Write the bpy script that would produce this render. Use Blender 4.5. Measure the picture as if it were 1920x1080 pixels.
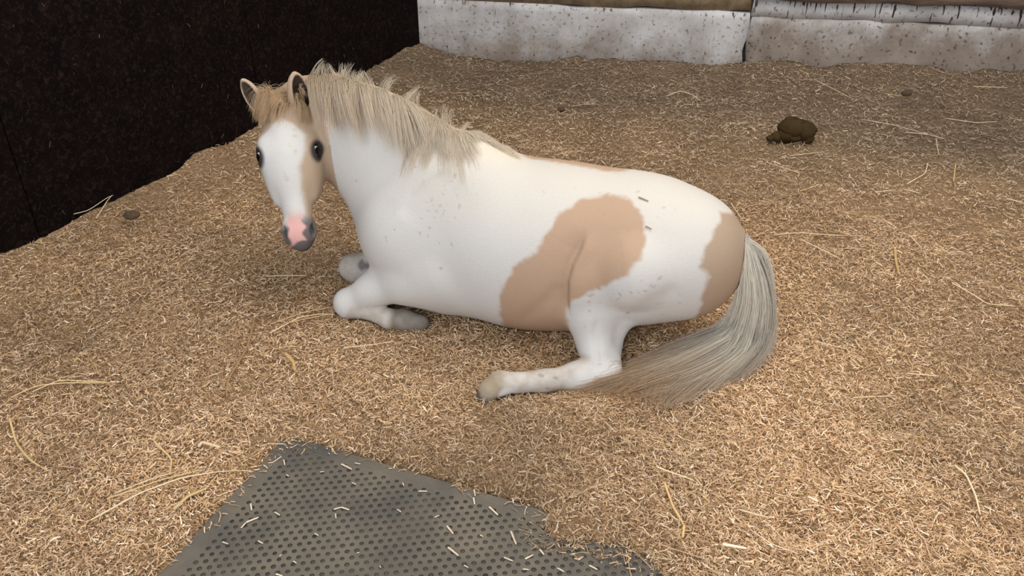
import bpy, math, random
import numpy as np
from mathutils import Vector, Matrix

for o in list(bpy.data.objects):
    bpy.data.objects.remove(o, do_unlink=True)
scene = bpy.context.scene
C = scene.collection
rng = np.random.default_rng(7)
random.seed(7)

# ------------------------------------------------------------------ camera
CAM_H, PITCH, F = 1.5, math.radians(32.0), 1600.0
cam_d = bpy.data.cameras.new('camera')
cam_d.sensor_fit = 'HORIZONTAL'; cam_d.sensor_width = 36.0
cam_d.lens = F * 36.0 / 1920.0
cam = bpy.data.objects.new('camera', cam_d); C.objects.link(cam)
cam.location = (0, 0, CAM_H)
cam.rotation_euler = (math.pi / 2 - PITCH, 0, 0)
scene.camera = cam

# ------------------------------------------------------------------ light
world = bpy.data.worlds.new('world'); scene.world = world
world.use_nodes = True
bg = world.node_tree.nodes['Background']
bg.inputs[0].default_value = (0.97, 0.97, 1.0, 1)
bg.inputs[1].default_value = 0.66

def area(name, loc, target, size, energy, col):
    l = bpy.data.lights.new(name, 'AREA'); l.shape = 'RECTANGLE'
    l.size, l.size_y = size; l.energy = energy; l.color = col
    o = bpy.data.objects.new(name, l); C.objects.link(o)
    o.location = loc
    o.rotation_euler = (Vector(target) - Vector(loc)).to_track_quat('-Z', 'Y').to_euler()
    return o
area('stable_doorway_daylight', (-1.6, -1.6, 2.3), (-0.2, 2.2, 0.2), (2.6, 2.2), 82, (0.90, 0.95, 1.0))
area('roof_skylight', (0.9, 2.3, 3.4), (0.3, 2.3, 0.0), (2.6, 2.0), 68, (1.0, 0.91, 0.78))
vs = scene.view_settings
vs.view_transform = 'Standard'; vs.look = 'None'; vs.gamma = 1.0
vs.use_curve_mapping = False
vs.exposure = 0.16

# ------------------------------------------------------------------ helpers
cp, sp_ = math.cos(PITCH), math.sin(PITCH)
def ray(px, py):
    u = (540 - py) / F
    return np.array([(px - 960) / F, cp + sp_ * u, -(sp_ - cp * u)])
def at(px, py, y):                      # point seen at a pixel, at world depth y
    r = ray(px, py); t = y / r[1]
    return np.array([0, 0, CAM_H]) + r * t
def atz(px, py, z=0.0):                 # point seen at a pixel, at height z
    r = ray(px, py); t = (z - CAM_H) / r[2]
    return np.array([0, 0, CAM_H]) + r * t
def smooth(a, b, x):
    t = np.clip((x - a) / (b - a), 0, 1); return t * t * (3 - 2 * t)
def nrm(v):
    v = np.asarray(v, float); return v / np.linalg.norm(v)

_perm = np.random.default_rng(3).random(65536).astype(np.float32)
def _h(i, j, k):
    return _perm[((i * 73856093) ^ (j * 19349663) ^ (k * 83492791)) & 65535]
def noise3(x, y, z):
    x, y, z = np.broadcast_arrays(np.asarray(x, float), np.asarray(y, float), np.asarray(z, float))
    i, j, k = np.floor(x).astype(np.int64), np.floor(y).astype(np.int64), np.floor(z).astype(np.int64)
    fx, fy, fz = x - i, y - j, z - k
    fx, fy, fz = fx*fx*(3-2*fx), fy*fy*(3-2*fy), fz*fz*(3-2*fz)
    r = 0
    for a in (0, 1):
        for b in (0, 1):
            for c in (0, 1):
                w = (fx if a else 1-fx) * (fy if b else 1-fy) * (fz if c else 1-fz)
                r = r + w * _h(i+a, j+b, k+c)
    return r * 2 - 1

def poly_sd(px, py, P):                 # signed distance to polygon, negative inside
    P = np.asarray(P, float); n = len(P)
    d = np.full(px.shape, 1e9); inside = np.zeros(px.shape, bool)
    for i in range(n):
        a, b = P[i], P[(i + 1) % n]
        ex, ey = b - a
        wx, wy = px - a[0], py - a[1]
        t = np.clip((wx*ex + wy*ey) / (ex*ex + ey*ey + 1e-12), 0, 1)
        d = np.minimum(d, (wx - t*ex)**2 + (wy - t*ey)**2)
        c = (a[1] > py) != (b[1] > py)
        with np.errstate(divide='ignore', invalid='ignore'):
            xi = ex * (py - a[1]) / (ey if ey != 0 else 1e-12) + a[0]
        inside ^= c & (px < xi)
    d = np.sqrt(d)
    return np.where(inside, -d, d)

def tag(o, label=None, cat=None, group=None, kind=None):
    if label: o['label'] = label
    if cat: o['category'] = cat
    if group: o['group'] = group
    if kind: o['kind'] = kind
    return o
def fast_mesh(name, V, faces, mat, parent=None, smooth_shade=True, cols=None):
    """V (n,3); faces: (m,3) or (m,4) array"""
    me = bpy.data.meshes.new(name)
    V = np.asarray(V, np.float32); Fc = np.asarray(faces, np.int32)
    k = Fc.shape[1]
    me.vertices.add(len(V)); me.vertices.foreach_set('co', V.ravel())
    me.loops.add(Fc.size); me.loops.foreach_set('vertex_index', Fc.ravel())
    me.polygons.add(len(Fc))
    me.polygons.foreach_set('loop_start', np.arange(0, Fc.size, k, dtype=np.int32))
    me.polygons.foreach_set('loop_total', np.full(len(Fc), k, np.int32))
    me.update(calc_edges=True); me.validate()
    if smooth_shade:
        me.polygons.foreach_set('use_smooth', np.ones(len(me.polygons), bool))
    if cols is not None:
        at_ = me.color_attributes.new('tint', 'FLOAT_COLOR', 'POINT')
        c4 = np.ones((len(V), 4), np.float32); c4[:, :3] = cols
        at_.data.foreach_set('color', c4.ravel())
    me.materials.append(mat)
    o = bpy.data.objects.new(name, me); C.objects.link(o)
    if parent: o.parent = parent
    return o
def box_mesh(name, lo, hi, mat, parent=None, M=None, bevel=0.0):
    lo, hi = np.array(lo, float), np.array(hi, float)
    import bmesh
    bm = bmesh.new(); bmesh.ops.create_cube(bm, size=1.0)
    for v in bm.verts:
        c = np.array(v.co) + 0.5; v.co = Vector(lo + c * (hi - lo))
    if bevel: bmesh.ops.bevel(bm, geom=bm.edges[:], offset=bevel, segments=2, affect='EDGES')
    if M is not None: bm.transform(M)
    me = bpy.data.meshes.new(name); bm.to_mesh(me); bm.free(); me.materials.append(mat)
    o = bpy.data.objects.new(name, me); C.objects.link(o)
    if parent: o.parent = parent
    return o

# ------------------------------------------------------------------ materials
def mat_new(name):
    m = bpy.data.materials.new(name); m.use_nodes = True
    nt = m.node_tree; b = nt.nodes['Principled BSDF']
    return m, nt, b
def N(nt, t, **kw):
    n = nt.nodes.new(t)
    for k, v in kw.items():
        if k in n.inputs: n.inputs[k].default_value = v
        else: setattr(n, k, v)
    return n
def ramp(nt, fac, stops):
    r = nt.nodes.new('ShaderNodeValToRGB'); e = r.color_ramp.elements
    while len(e) < len(stops): e.new(0.5)
    for i, (p, c) in enumerate(stops):
        e[i].position = p; e[i].color = (*c, 1)
    nt.links.new(fac, r.inputs[0]); return r
def tinted(name, rough=0.8, noise_scale=None, amt=0.3, bump=0.0, spec=0.3):
    m, nt, b = mat_new(name)
    a = N(nt, 'ShaderNodeAttribute', attribute_name='tint')
    src = a.outputs['Color']
    if noise_scale:
        tc = N(nt, 'ShaderNodeTexCoord')
        nz = N(nt, 'ShaderNodeTexNoise', Scale=noise_scale, Detail=4.0)
        nt.links.new(tc.outputs['Object'], nz.inputs['Vector'])
        mr = N(nt, 'ShaderNodeMapRange'); mr.inputs[3].default_value = 1 - amt; mr.inputs[4].default_value = 1 + amt
        nt.links.new(nz.outputs[0], mr.inputs[0])
        mx = N(nt, 'ShaderNodeVectorMath', operation='SCALE')
        nt.links.new(src, mx.inputs[0]); nt.links.new(mr.outputs[0], mx.inputs['Scale'])
        src = mx.outputs[0]
        if bump:
            bp = N(nt, 'ShaderNodeBump', Strength=bump, Distance=0.004)
            nt.links.new(nz.outputs[0], bp.inputs['Height']); nt.links.new(bp.outputs[0], b.inputs['Normal'])
    nt.links.new(src, b.inputs['Base Color'])
    b.inputs['Roughness'].default_value = rough
    b.inputs['Specular IOR Level'].default_value = spec
    return m
M_coat = tinted('pony_coat', 0.75, 160.0, 0.05, 0.15, 0.2)
M_hair = tinted('horse_hair', 0.6, None, spec=0.2)
def hair_translucent(m):
    nt = m.node_tree; b = nt.nodes['Principled BSDF']; out = nt.nodes['Material Output']
    a = [n for n in nt.nodes if n.type == 'ATTRIBUTE'][0]
    tr = N(nt, 'ShaderNodeBsdfTranslucent'); nt.links.new(a.outputs['Color'], tr.inputs['Color'])
    mx = N(nt, 'ShaderNodeMixShader'); mx.inputs[0].default_value = 0.48
    nt.links.new(b.outputs[0], mx.inputs[1]); nt.links.new(tr.outputs[0], mx.inputs[2])
    tp = N(nt, 'ShaderNodeBsdfTransparent'); mx2 = N(nt, 'ShaderNodeMixShader'); mx2.inputs[0].default_value = 0.42   # strands finer than their tubes
    nt.links.new(mx.outputs[0], mx2.inputs[1]); nt.links.new(tp.outputs[0], mx2.inputs[2]); nt.links.new(mx2.outputs[0], out.inputs['Surface'])
hair_translucent(M_hair)
M_straw = tinted('chopped_straw', 0.7, 90.0, 0.2, spec=0.25)
M_dung = tinted('dung', 0.9, 120.0, 0.4, 0.8, 0.1)

def bedding_mat():
    m, nt, b = mat_new('bedding_base')
    tc = N(nt, 'ShaderNodeTexCoord')
    n1 = N(nt, 'ShaderNodeTexNoise', Scale=150.0, Detail=3.0, Roughness=0.7, Distortion=1.5)
    n2 = N(nt, 'ShaderNodeTexNoise', Scale=4.0, Detail=3.0)
    for n in (n1, n2): nt.links.new(tc.outputs['Object'], n.inputs['Vector'])
    r = ramp(nt, n1.outputs[0], [(0.30, (0.14, 0.090, 0.049)), (0.5, (0.41, 0.275, 0.158)), (0.68, (0.70, 0.50, 0.32))])
    r2 = ramp(nt, n2.outputs[0], [(0.35, (0.82, 0.8, 0.78)), (0.7, (1.08, 1.05, 1.0))])
    mx = N(nt, 'ShaderNodeVectorMath', operation='MULTIPLY')
    nt.links.new(r.outputs[0], mx.inputs[0]); nt.links.new(r2.outputs[0], mx.inputs[1])
    ta = N(nt, 'ShaderNodeAttribute', attribute_name='tint')
    mx3 = N(nt, 'ShaderNodeVectorMath', operation='MULTIPLY'); nt.links.new(mx.outputs[0], mx3.inputs[0]); nt.links.new(ta.outputs['Color'], mx3.inputs[1])
    nt.links.new(mx3.outputs[0], b.inputs['Base Color'])
    bp = N(nt, 'ShaderNodeBump', Strength=0.8, Distance=0.01)
    nt.links.new(n1.outputs[0], bp.inputs['Height']); nt.links.new(bp.outputs[0], b.inputs['Normal'])
    b.inputs['Roughness'].default_value = 0.95
    b.inputs['Specular IOR Level'].default_value = 0.1
    return m
M_bed = bedding_mat()

def wall_dark_mat():
    m, nt, b = mat_new('dark_stained_board')
    tc = N(nt, 'ShaderNodeTexCoord')
    n1 = N(nt, 'ShaderNodeTexNoise', Scale=9.0, Detail=8.0, Roughness=0.7)
    n2 = N(nt, 'ShaderNodeTexNoise', Scale=55.0, Detail=4.0, Distortion=1.2)
    for n in (n1, n2): nt.links.new(tc.outputs['Object'], n.inputs['Vector'])
    r1 = ramp(nt, n1.outputs[0], [(0.35, (0.0020, 0.0012, 0.0014)), (0.6, (0.006, 0.003, 0.0028)), (0.8, (0.026, 0.015, 0.011))])
    r2 = ramp(nt, n2.outputs[0], [(0.5, (0.0, 0.0, 0.0)), (0.75, (0.018, 0.011, 0.009))])
    mx = N(nt, 'ShaderNodeVectorMath', operation='ADD')
    nt.links.new(r1.outputs[0], mx.inputs[0]); nt.links.new(r2.outputs[0], mx.inputs[1])
    nt.links.new(mx.outputs[0], b.inputs['Base Color'])
    b.inputs['Roughness'].default_value = 0.85
    b.inputs['Specular IOR Level'].default_value = 0.08
    return m
M_dark = wall_dark_mat()

def block_mat(off):
    m, nt, b = mat_new('whitewashed_concrete')
    tc = N(nt, 'ShaderNodeTexCoord')
    L = nt.links.new
    n1 = N(nt, 'ShaderNodeTexNoise', Scale=5.0, Detail=7.0, Roughness=0.65)
    n2 = N(nt, 'ShaderNodeTexNoise', Scale=48.0, Detail=4.0)
    n3 = N(nt, 'ShaderNodeTexNoise', Scale=3.2, Detail=9.0, Roughness=0.75)
    mp = N(nt, 'ShaderNodeMapping'); mp.inputs['Scale'].default_value = (70, 70, 6)
    n4 = N(nt, 'ShaderNodeTexNoise', Scale=1.0, Detail=2.0)
    for n in (n1, n2, n3): L(tc.outputs['Object'], n.inputs['Vector'])
    L(tc.outputs['Object'], mp.inputs[0]); L(mp.outputs[0], n4.inputs['Vector'])
    base = ramp(nt, n1.outputs[0], [(0.3, (0.38, 0.36, 0.35)), (0.55, (0.56, 0.555, 0.56)), (0.75, (0.68, 0.69, 0.71))])
    speck = ramp(nt, n2.outputs[0], [(0.30, (0.35, 0.30, 0.27)), (0.42, (1, 1, 1))])
    sz = N(nt, 'ShaderNodeSeparateXYZ'); L(tc.outputs['Object'], sz.inputs[0])
    dz = N(nt, 'ShaderNodeMath', operation='MULTIPLY_ADD'); L(sz.outputs[2], dz.inputs[0]); dz.inputs[1].default_value = -1.1; dz.inputs[2].default_value = 0.345
    dm = N(nt, 'ShaderNodeMath', operation='MAXIMUM'); L(dz.outputs[0], dm.inputs[0]); dm.inputs[1].default_value = -0.09
    dd_ = N(nt, 'ShaderNodeMath', operation='ADD'); L(n4.outputs[0], dd_.inputs[0]); L(dm.outputs[0], dd_.inputs[1])
    drip = ramp(nt, dd_.outputs[0], [(0.29, (0.12, 0.08, 0.07)), (0.33, (1, 1, 1))])
    # brown splash dirt rising from the bedding, patchy
    sx = N(nt, 'ShaderNodeSeparateXYZ'); L(tc.outputs['Object'], sx.inputs[0])
    ad = N(nt, 'ShaderNodeMath', operation='MULTIPLY_ADD'); L(n3.outputs[0], ad.inputs[0]); ad.inputs[1].default_value = -0.75
    L(sx.outputs[2], ad.inputs[2])
    dirt = ramp(nt, ad.outputs[0], [(0.0, (0.56, 0.48, 0.41)), (0.20, (1, 1, 1))])
    sh = N(nt, 'ShaderNodeMath', operation='ADD'); L(ad.outputs[0], sh.inputs[0]); sh.inputs[1].default_value = off
    L(sh.outputs[0], dirt.inputs[0])
    a = N(nt, 'ShaderNodeVectorMath', operation='MULTIPLY'); L(base.outputs[0], a.inputs[0]); L(speck.outputs[0], a.inputs[1])
    c = N(nt, 'ShaderNodeVectorMath', operation='MULTIPLY'); L(a.outputs[0], c.inputs[0]); L(drip.outputs[0], c.inputs[1])
    d = N(nt, 'ShaderNodeVectorMath', operation='MULTIPLY'); L(c.outputs[0], d.inputs[0]); L(dirt.outputs[0], d.inputs[1])
    L(d.outputs[0], b.inputs['Base Color'])
    bp = N(nt, 'ShaderNodeBump', Strength=0.5, Distance=0.006)
    L(n1.outputs[0], bp.inputs['Height']); L(bp.outputs[0], b.inputs['Normal'])
    b.inputs['Roughness'].default_value = 0.9
    b.inputs['Specular IOR Level'].default_value = 0.15
    return m
M_block = block_mat(0.36); M_block_soiled = block_mat(0.17)

def simple_noise_mat(name, c0, c1, scale, rough=0.9, bump=0.3, dist=0.004, detail=5.0, mapping=None):
    m, nt, b = mat_new(name)
    tc = N(nt, 'ShaderNodeTexCoord')
    n1 = N(nt, 'ShaderNodeTexNoise', Scale=scale, Detail=detail, Roughness=0.65)
    if mapping:
        mp = N(nt, 'ShaderNodeMapping'); mp.inputs['Scale'].default_value = mapping
        nt.links.new(tc.outputs['Object'], mp.inputs[0]); nt.links.new(mp.outputs[0], n1.inputs['Vector'])
    else:
        nt.links.new(tc.outputs['Object'], n1.inputs['Vector'])
    r = ramp(nt, n1.outputs[0], [(0.3, c0), (0.7, c1)])
    nt.links.new(r.outputs[0], b.inputs['Base Color'])
    bp = N(nt, 'ShaderNodeBump', Strength=bump, Distance=dist)
    nt.links.new(n1.outputs[0], bp.inputs['Height']); nt.links.new(bp.outputs[0], b.inputs['Normal'])
    b.inputs['Roughness'].default_value = rough
    b.inputs['Specular IOR Level'].default_value = 0.2
    return m
M_timber = simple_noise_mat('muddy_timber', (0.10, 0.065, 0.05), (0.27, 0.20, 0.15), 6.0, mapping=(1, 1, 8))
M_mud = simple_noise_mat('caked_mud', (0.13, 0.09, 0.055), (0.28, 0.21, 0.13), 18.0, bump=0.8)
M_concrete = simple_noise_mat('stable_concrete', (0.16, 0.13, 0.10), (0.30, 0.26, 0.21), 8.0)
M_joint = simple_noise_mat('joint_mortar', (0.05, 0.04, 0.035), (0.12, 0.10, 0.09), 20.0)
M_mat = simple_noise_mat('dusty_rubber', (0.080, 0.078, 0.072), (0.190, 0.160, 0.122), 5.0, rough=0.8, bump=0.1, detail=8.0)
M_mat_hole = simple_noise_mat('rubber_dimple', (0.050, 0.046, 0.040), (0.130, 0.110, 0.084), 7.0, rough=0.9)
def plain(name, col, rough=0.5, spec=0.5):
    m, nt, b = mat_new(name)
    b.inputs['Base Color'].default_value = (*col, 1); b.inputs['Roughness'].default_value = rough
    b.inputs['Specular IOR Level'].default_value = spec
    return m
M_eye = plain('eye_dark', (0.004, 0.003, 0.003), 0.06, 0.12)
M_eye_glint = plain('eye_glint', (0.75, 0.72, 0.70), 0.25)  # colour of the glint crescent modelled on each eye

# ------------------------------------------------------------------ walls
LW0 = np.array([-1.69, 2.45]); LW1 = np.array([-0.525, 4.87])      # foot line of left wall
lw_dir = nrm(LW1 - LW0); lw_n = np.array([lw_dir[1], -lw_dir[0]])    # normal points into the stall (+x)
BW_ANG = math.radians(-9.0)
bw_dir = np.array([math.cos(BW_ANG), math.sin(BW_ANG)]); bw_n = np.array([math.sin(BW_ANG), -math.cos(BW_ANG)])
FLOOR_Z = -0.06
def frame(origin, d, n):               # local x along wall, local y out of the wall into the stall, z up
    return Matrix(((d[0], n[0], 0, origin[0]), (d[1], n[1], 0, origin[1]), (0, 0, 1, 0), (0, 0, 0, 1)))

floor = box_mesh('floor', (-3.2, -1.2, FLOOR_Z - 0.1), (4.4, 6.2, FLOOR_Z), M_concrete)
tag(floor, 'concrete stable floor under the bedding', kind='structure')

# left wall: dark boards standing side by side, ending at the corner
Mw = frame(LW0, lw_dir, lw_n)
Llen = np.linalg.norm(LW1 - LW0)
wall_l = box_mesh('wall_left', (-3.4, -0.12, FLOOR_Z), (Llen + 0.10, -0.03, 2.2), M_dark); wall_l.matrix_world = Mw
tag(wall_l, 'near-black stained board partition on the side', kind='structure')
edges = [-3.4, -2.2, -1.0, 0.15, 1.32, Llen]
for a, b in zip(edges[:-1], edges[1:]):
    p = box_mesh('wall_panel', (a + 0.0015, -0.03, FLOOR_Z), (b - 0.0015, 0.0, 2.2), M_dark, wall_l, bevel=0.002)

def wall_flecks():
    n = 420; u = rng.uniform(-1.2, Llen - 0.05, n); v = 0.05 + 1.2 * rng.random(n)**1.7
    a = rng.normal(math.pi/2, 0.7, n); L = rng.uniform(0.006, 0.028, n); w = rng.uniform(0.001, 0.0022, n)
    du, dv = np.cos(a)*L/2, np.sin(a)*L/2; pu, pv = -np.sin(a)*w/2, np.cos(a)*w/2
    V = np.stack([np.stack([u + s1*du + s2*pu, np.full(n, 0.0012) + 0.002*(s1 > 0)*rng.random(n), v + s1*dv + s2*pv], -1) for s1, s2 in ((-1,-1), (1,-1), (1,1), (-1,1))], 1)
    Q = np.arange(4*n).reshape(n, 4)
    c = np.repeat(np.array([0.11, 0.085, 0.062]) * (rng.random(n)**2.5 * 1.6 + 0.15)[:, None], 4, 0)
    o = fast_mesh('stuck_straw', V.reshape(-1, 3), Q, M_straw, wall_l, False, c); tag(o, kind='stuff')
wall_flecks()
# back wall: rows of whitewashed concrete blocks, timber rail on top
Mb = frame(LW1, bw_dir, bw_n)
wall_b = box_mesh('wall_back', (-0.35, -0.30, FLOOR_Z), (4.6, -0.055, 2.2), M_joint); wall_b.matrix_world = Mb
tag(wall_b, 'whitewashed concrete block wall behind the bedding', kind='structure')
def rough_block(lo, hi, seed, amp=0.003, mat=M_block, name='concrete_block'):
    nx, nz = max(4, int((hi[0]-lo[0]) / 0.04)), max(3, int((hi[2]-lo[2]) / 0.03))
    import bmesh
    xs, zs = np.linspace(lo[0], hi[0], nx), np.linspace(lo[2], hi[2], nz)
    X, Z = np.meshgrid(xs, zs, indexing='ij')
    edge = np.minimum(np.minimum(X - lo[0], hi[0] - X), np.minimum(Z - lo[2], hi[2] - Z))
    Y = hi[1] - 0.005 * (edge < 0.004) + amp * noise3(X * 9 + seed, Z * 9, seed * 1.7) 
    # ragged edges
    X2 = X + 0.012 * noise3(Z * 14, seed, 4.1) * (edge < 0.004); Z2 = Z + 0.012 * noise3(X * 8, seed, 9.3) * (edge < 0.004)
    front = np.stack([X2, Y, Z2], -1).reshape(-1, 3)
    back = np.stack([X2, np.full_like(X, lo[1]), Z2], -1).reshape(-1, 3)
    V = np.concatenate([front, back]); n = nx * nz
    idx = np.arange(n).reshape(nx, nz)
    q = np.stack([idx[:-1, :-1], idx[:-1, 1:], idx[1:, 1:], idx[1:, :-1]], -1).reshape(-1, 4)
    loop = np.concatenate([idx[:, 0], idx[-1, 1:], idx[-2::-1, -1], idx[0, -2:0:-1]])
    nxt = np.roll(loop, -1)
    side = np.stack([loop, nxt, nxt + n, loop + n], -1)
    return fast_mesh(name, V, np.concatenate([q, side]), mat, wall_b, False)
# where the features sit along the wall (pixel -> wall line)
def on_back(px, py):
    r = ray(px, py); o3 = np.array([0, 0, CAM_H])
    t = ((LW1 - o3[:2]) @ bw_n) / (r[:2] @ bw_n)
    p = o3 + r * t
    return (p[:2] - LW1) @ bw_dir, p[2]
xj, _ = on_back(1402, 60)
_, z_left = on_back(1100, 14)
_, z_crack = on_back(1650, 42)
_, z_rail = on_back(1650, 6)
rough_block((-0.3, -0.055, FLOOR_Z), (xj - 0.004, 0.0, z_left), 1.3)
xs_ = [xj + 0.006, 4.6]
for i in range(1):
    rough_block((xs_[i], -0.055, FLOOR_Z), (xs_[i+1] - 0.006, -0.004, z_crack - 0.002), 5.1 + i, 0.003, M_block_soiled)
    rough_block((xs_[i] - 0.0, -0.055, z_crack + 0.002), (xs_[i+1] - 0.006, -0.002, z_rail), 8.3 + i)
rail = rough_block((xj + 0.01, -0.055, z_rail + 0.006), (4.6, 0.03, z_rail + 0.16), 12.0, 0.004, M_timber, 'timber_rail')
ledge = rough_block((-0.3, -0.055, z_left + 0.004), (xj, -0.012, z_left + 0.12), 14.0, 0.010, M_mud, 'mud_ledge')
for i in range(3):
    z0 = z_rail + 0.17 + i * 0.62
    rough_block((-0.3, -0.055, z0), (4.6, -0.01, z0 + 0.61), 20.0 + i, 0.004, M_timber, 'wall_board')

# ------------------------------------------------------------------ bedding height field
MAT_TOP = -0.012
mat_px = [(270, 1085), (330, 1030), (420, 948), (470, 890), (510, 850), (545, 832), (575, 836), (600, 830), (640, 839), (690, 848),
          (760, 868), (830, 893), (880, 912), (940, 924), (990, 945), (1012, 966), (998, 985), (1000, 1010), (1040, 1022),
          (1100, 1027), (1150, 1033), (1200, 1056), (1235, 1085)]
mat_poly = [tuple(atz(x, y, MAT_TOP)[:2]) for x, y in mat_px] + [(0.30, 0.9), (-0.9, 0.85)]
def wall_dist(x, y):
    dl = (x - LW0[0]) * lw_n[0] + (y - LW0[1]) * lw_n[1]
    db = (x - LW1[0]) * bw_n[0] + (y - LW1[1]) * bw_n[1]
    return dl, db
def H(x, y):
    dl, db = wall_dist(x, y)
    z = 0.024 * noise3(x * 2.1, y * 2.1, 0.3) + 0.018 * noise3(x * 5.5, y * 5.5, 3.3) + 0.011 * noise3(x * 14, y * 14, 7.7)
    for (dx_, dy_, da, dr) in DENTS: z = z - da * np.exp(-(((x - dx_)**2 + (y - dy_)**2) / dr**2))
    z = z + np.maximum(0.100 * np.exp(-np.maximum(dl, 0) / 0.22), np.interp(x, [-0.6, 0.6, 1.6], [0.0, 0.06, 0.085]) * np.exp(-np.maximum(db, 0) / 0.35))
    # pulled-together heap in front of the hind foot
    hp = HEAP
    z = z + 0.035 * np.exp(-((x - hp[0])**2 + (y - hp[1])**2) / 0.11**2)
    # bedding beneath the pony is pressed flat
    z = z * (1 - 0.97 * np.exp(-(((x - 0.05) / 0.75)**2 + ((y - 2.2) / 0.42)**2)**2))
    sd = poly_sd(x, y, mat_poly) + 0.012 * noise3(x * 28, y * 28, 1.1)
    k = smooth(-0.012, 0.075, sd)
    return (MAT_TOP - 0.024) * (1 - k) + (z + 0.012) * k
HEAP = atz(1080, 800, 0.0)
DENTS = [(*atz(px, py)[:2], a, r) for px, py, a, r in ((150, 655, .04, .05), (10, 615, .05, .06), (20, 660, .03, .05), (1545, 880, .025, .05), (1500, 1000, .03, .05), (1850, 1010, .035, .07), (470, 740, .02, .06), (1130, 850, .035, .05), (980, 860, .02, .05), (1180, 800, .03, .05), (330, 800, .02, .05), (230, 930, .02, .05), (1700, 600, .02, .08), (1650, 800, .02, .06))]

gx = np.concatenate([np.arange(-3.0, 3.6, 0.024)])
gy = np.concatenate([np.arange(-0.9, 5.6, 0.024)])
X, Y = np.meshgrid(gx, gy, indexing='ij')
dl, db = wall_dist(X, Y)
X = X + np.where(dl < 0.005, (0.005 - dl) * lw_n[0], 0); Y = Y + np.where(dl < 0.005, (0.005 - dl) * lw_n[1], 0)
dl, db = wall_dist(X, Y)
X = X + np.where(db < 0.01, (0.01 - db) * bw_n[0], 0); Y = Y + np.where(db < 0.01, (0.01 - db) * bw_n[1], 0)
Zb = H(X.ravel(), Y.ravel()).reshape(X.shape)
Zb = Zb - 0.004 + 0.006 * noise3(X * 60, Y * 60, 2.0)
idx = np.arange(X.size).reshape(X.shape)
q = np.stack([idx[:-1, :-1], idx[1:, :-1], idx[1:, 1:], idx[:-1, 1:]], -1).reshape(-1, 4)
def far_falloff(x, y):                    # light falloff painted into the straw, greyer and darker towards the back
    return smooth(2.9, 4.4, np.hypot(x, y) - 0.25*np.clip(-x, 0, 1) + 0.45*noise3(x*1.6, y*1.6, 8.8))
g_ = far_falloff(X.ravel(), Y.ravel())[:, None]
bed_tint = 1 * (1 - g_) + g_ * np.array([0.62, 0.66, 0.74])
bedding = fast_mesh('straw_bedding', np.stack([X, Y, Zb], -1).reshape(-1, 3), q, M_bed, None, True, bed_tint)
tag(bedding, 'deep layer of chopped golden-brown straw bedding covering the stable floor', 'bedding', kind='stuff')

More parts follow.
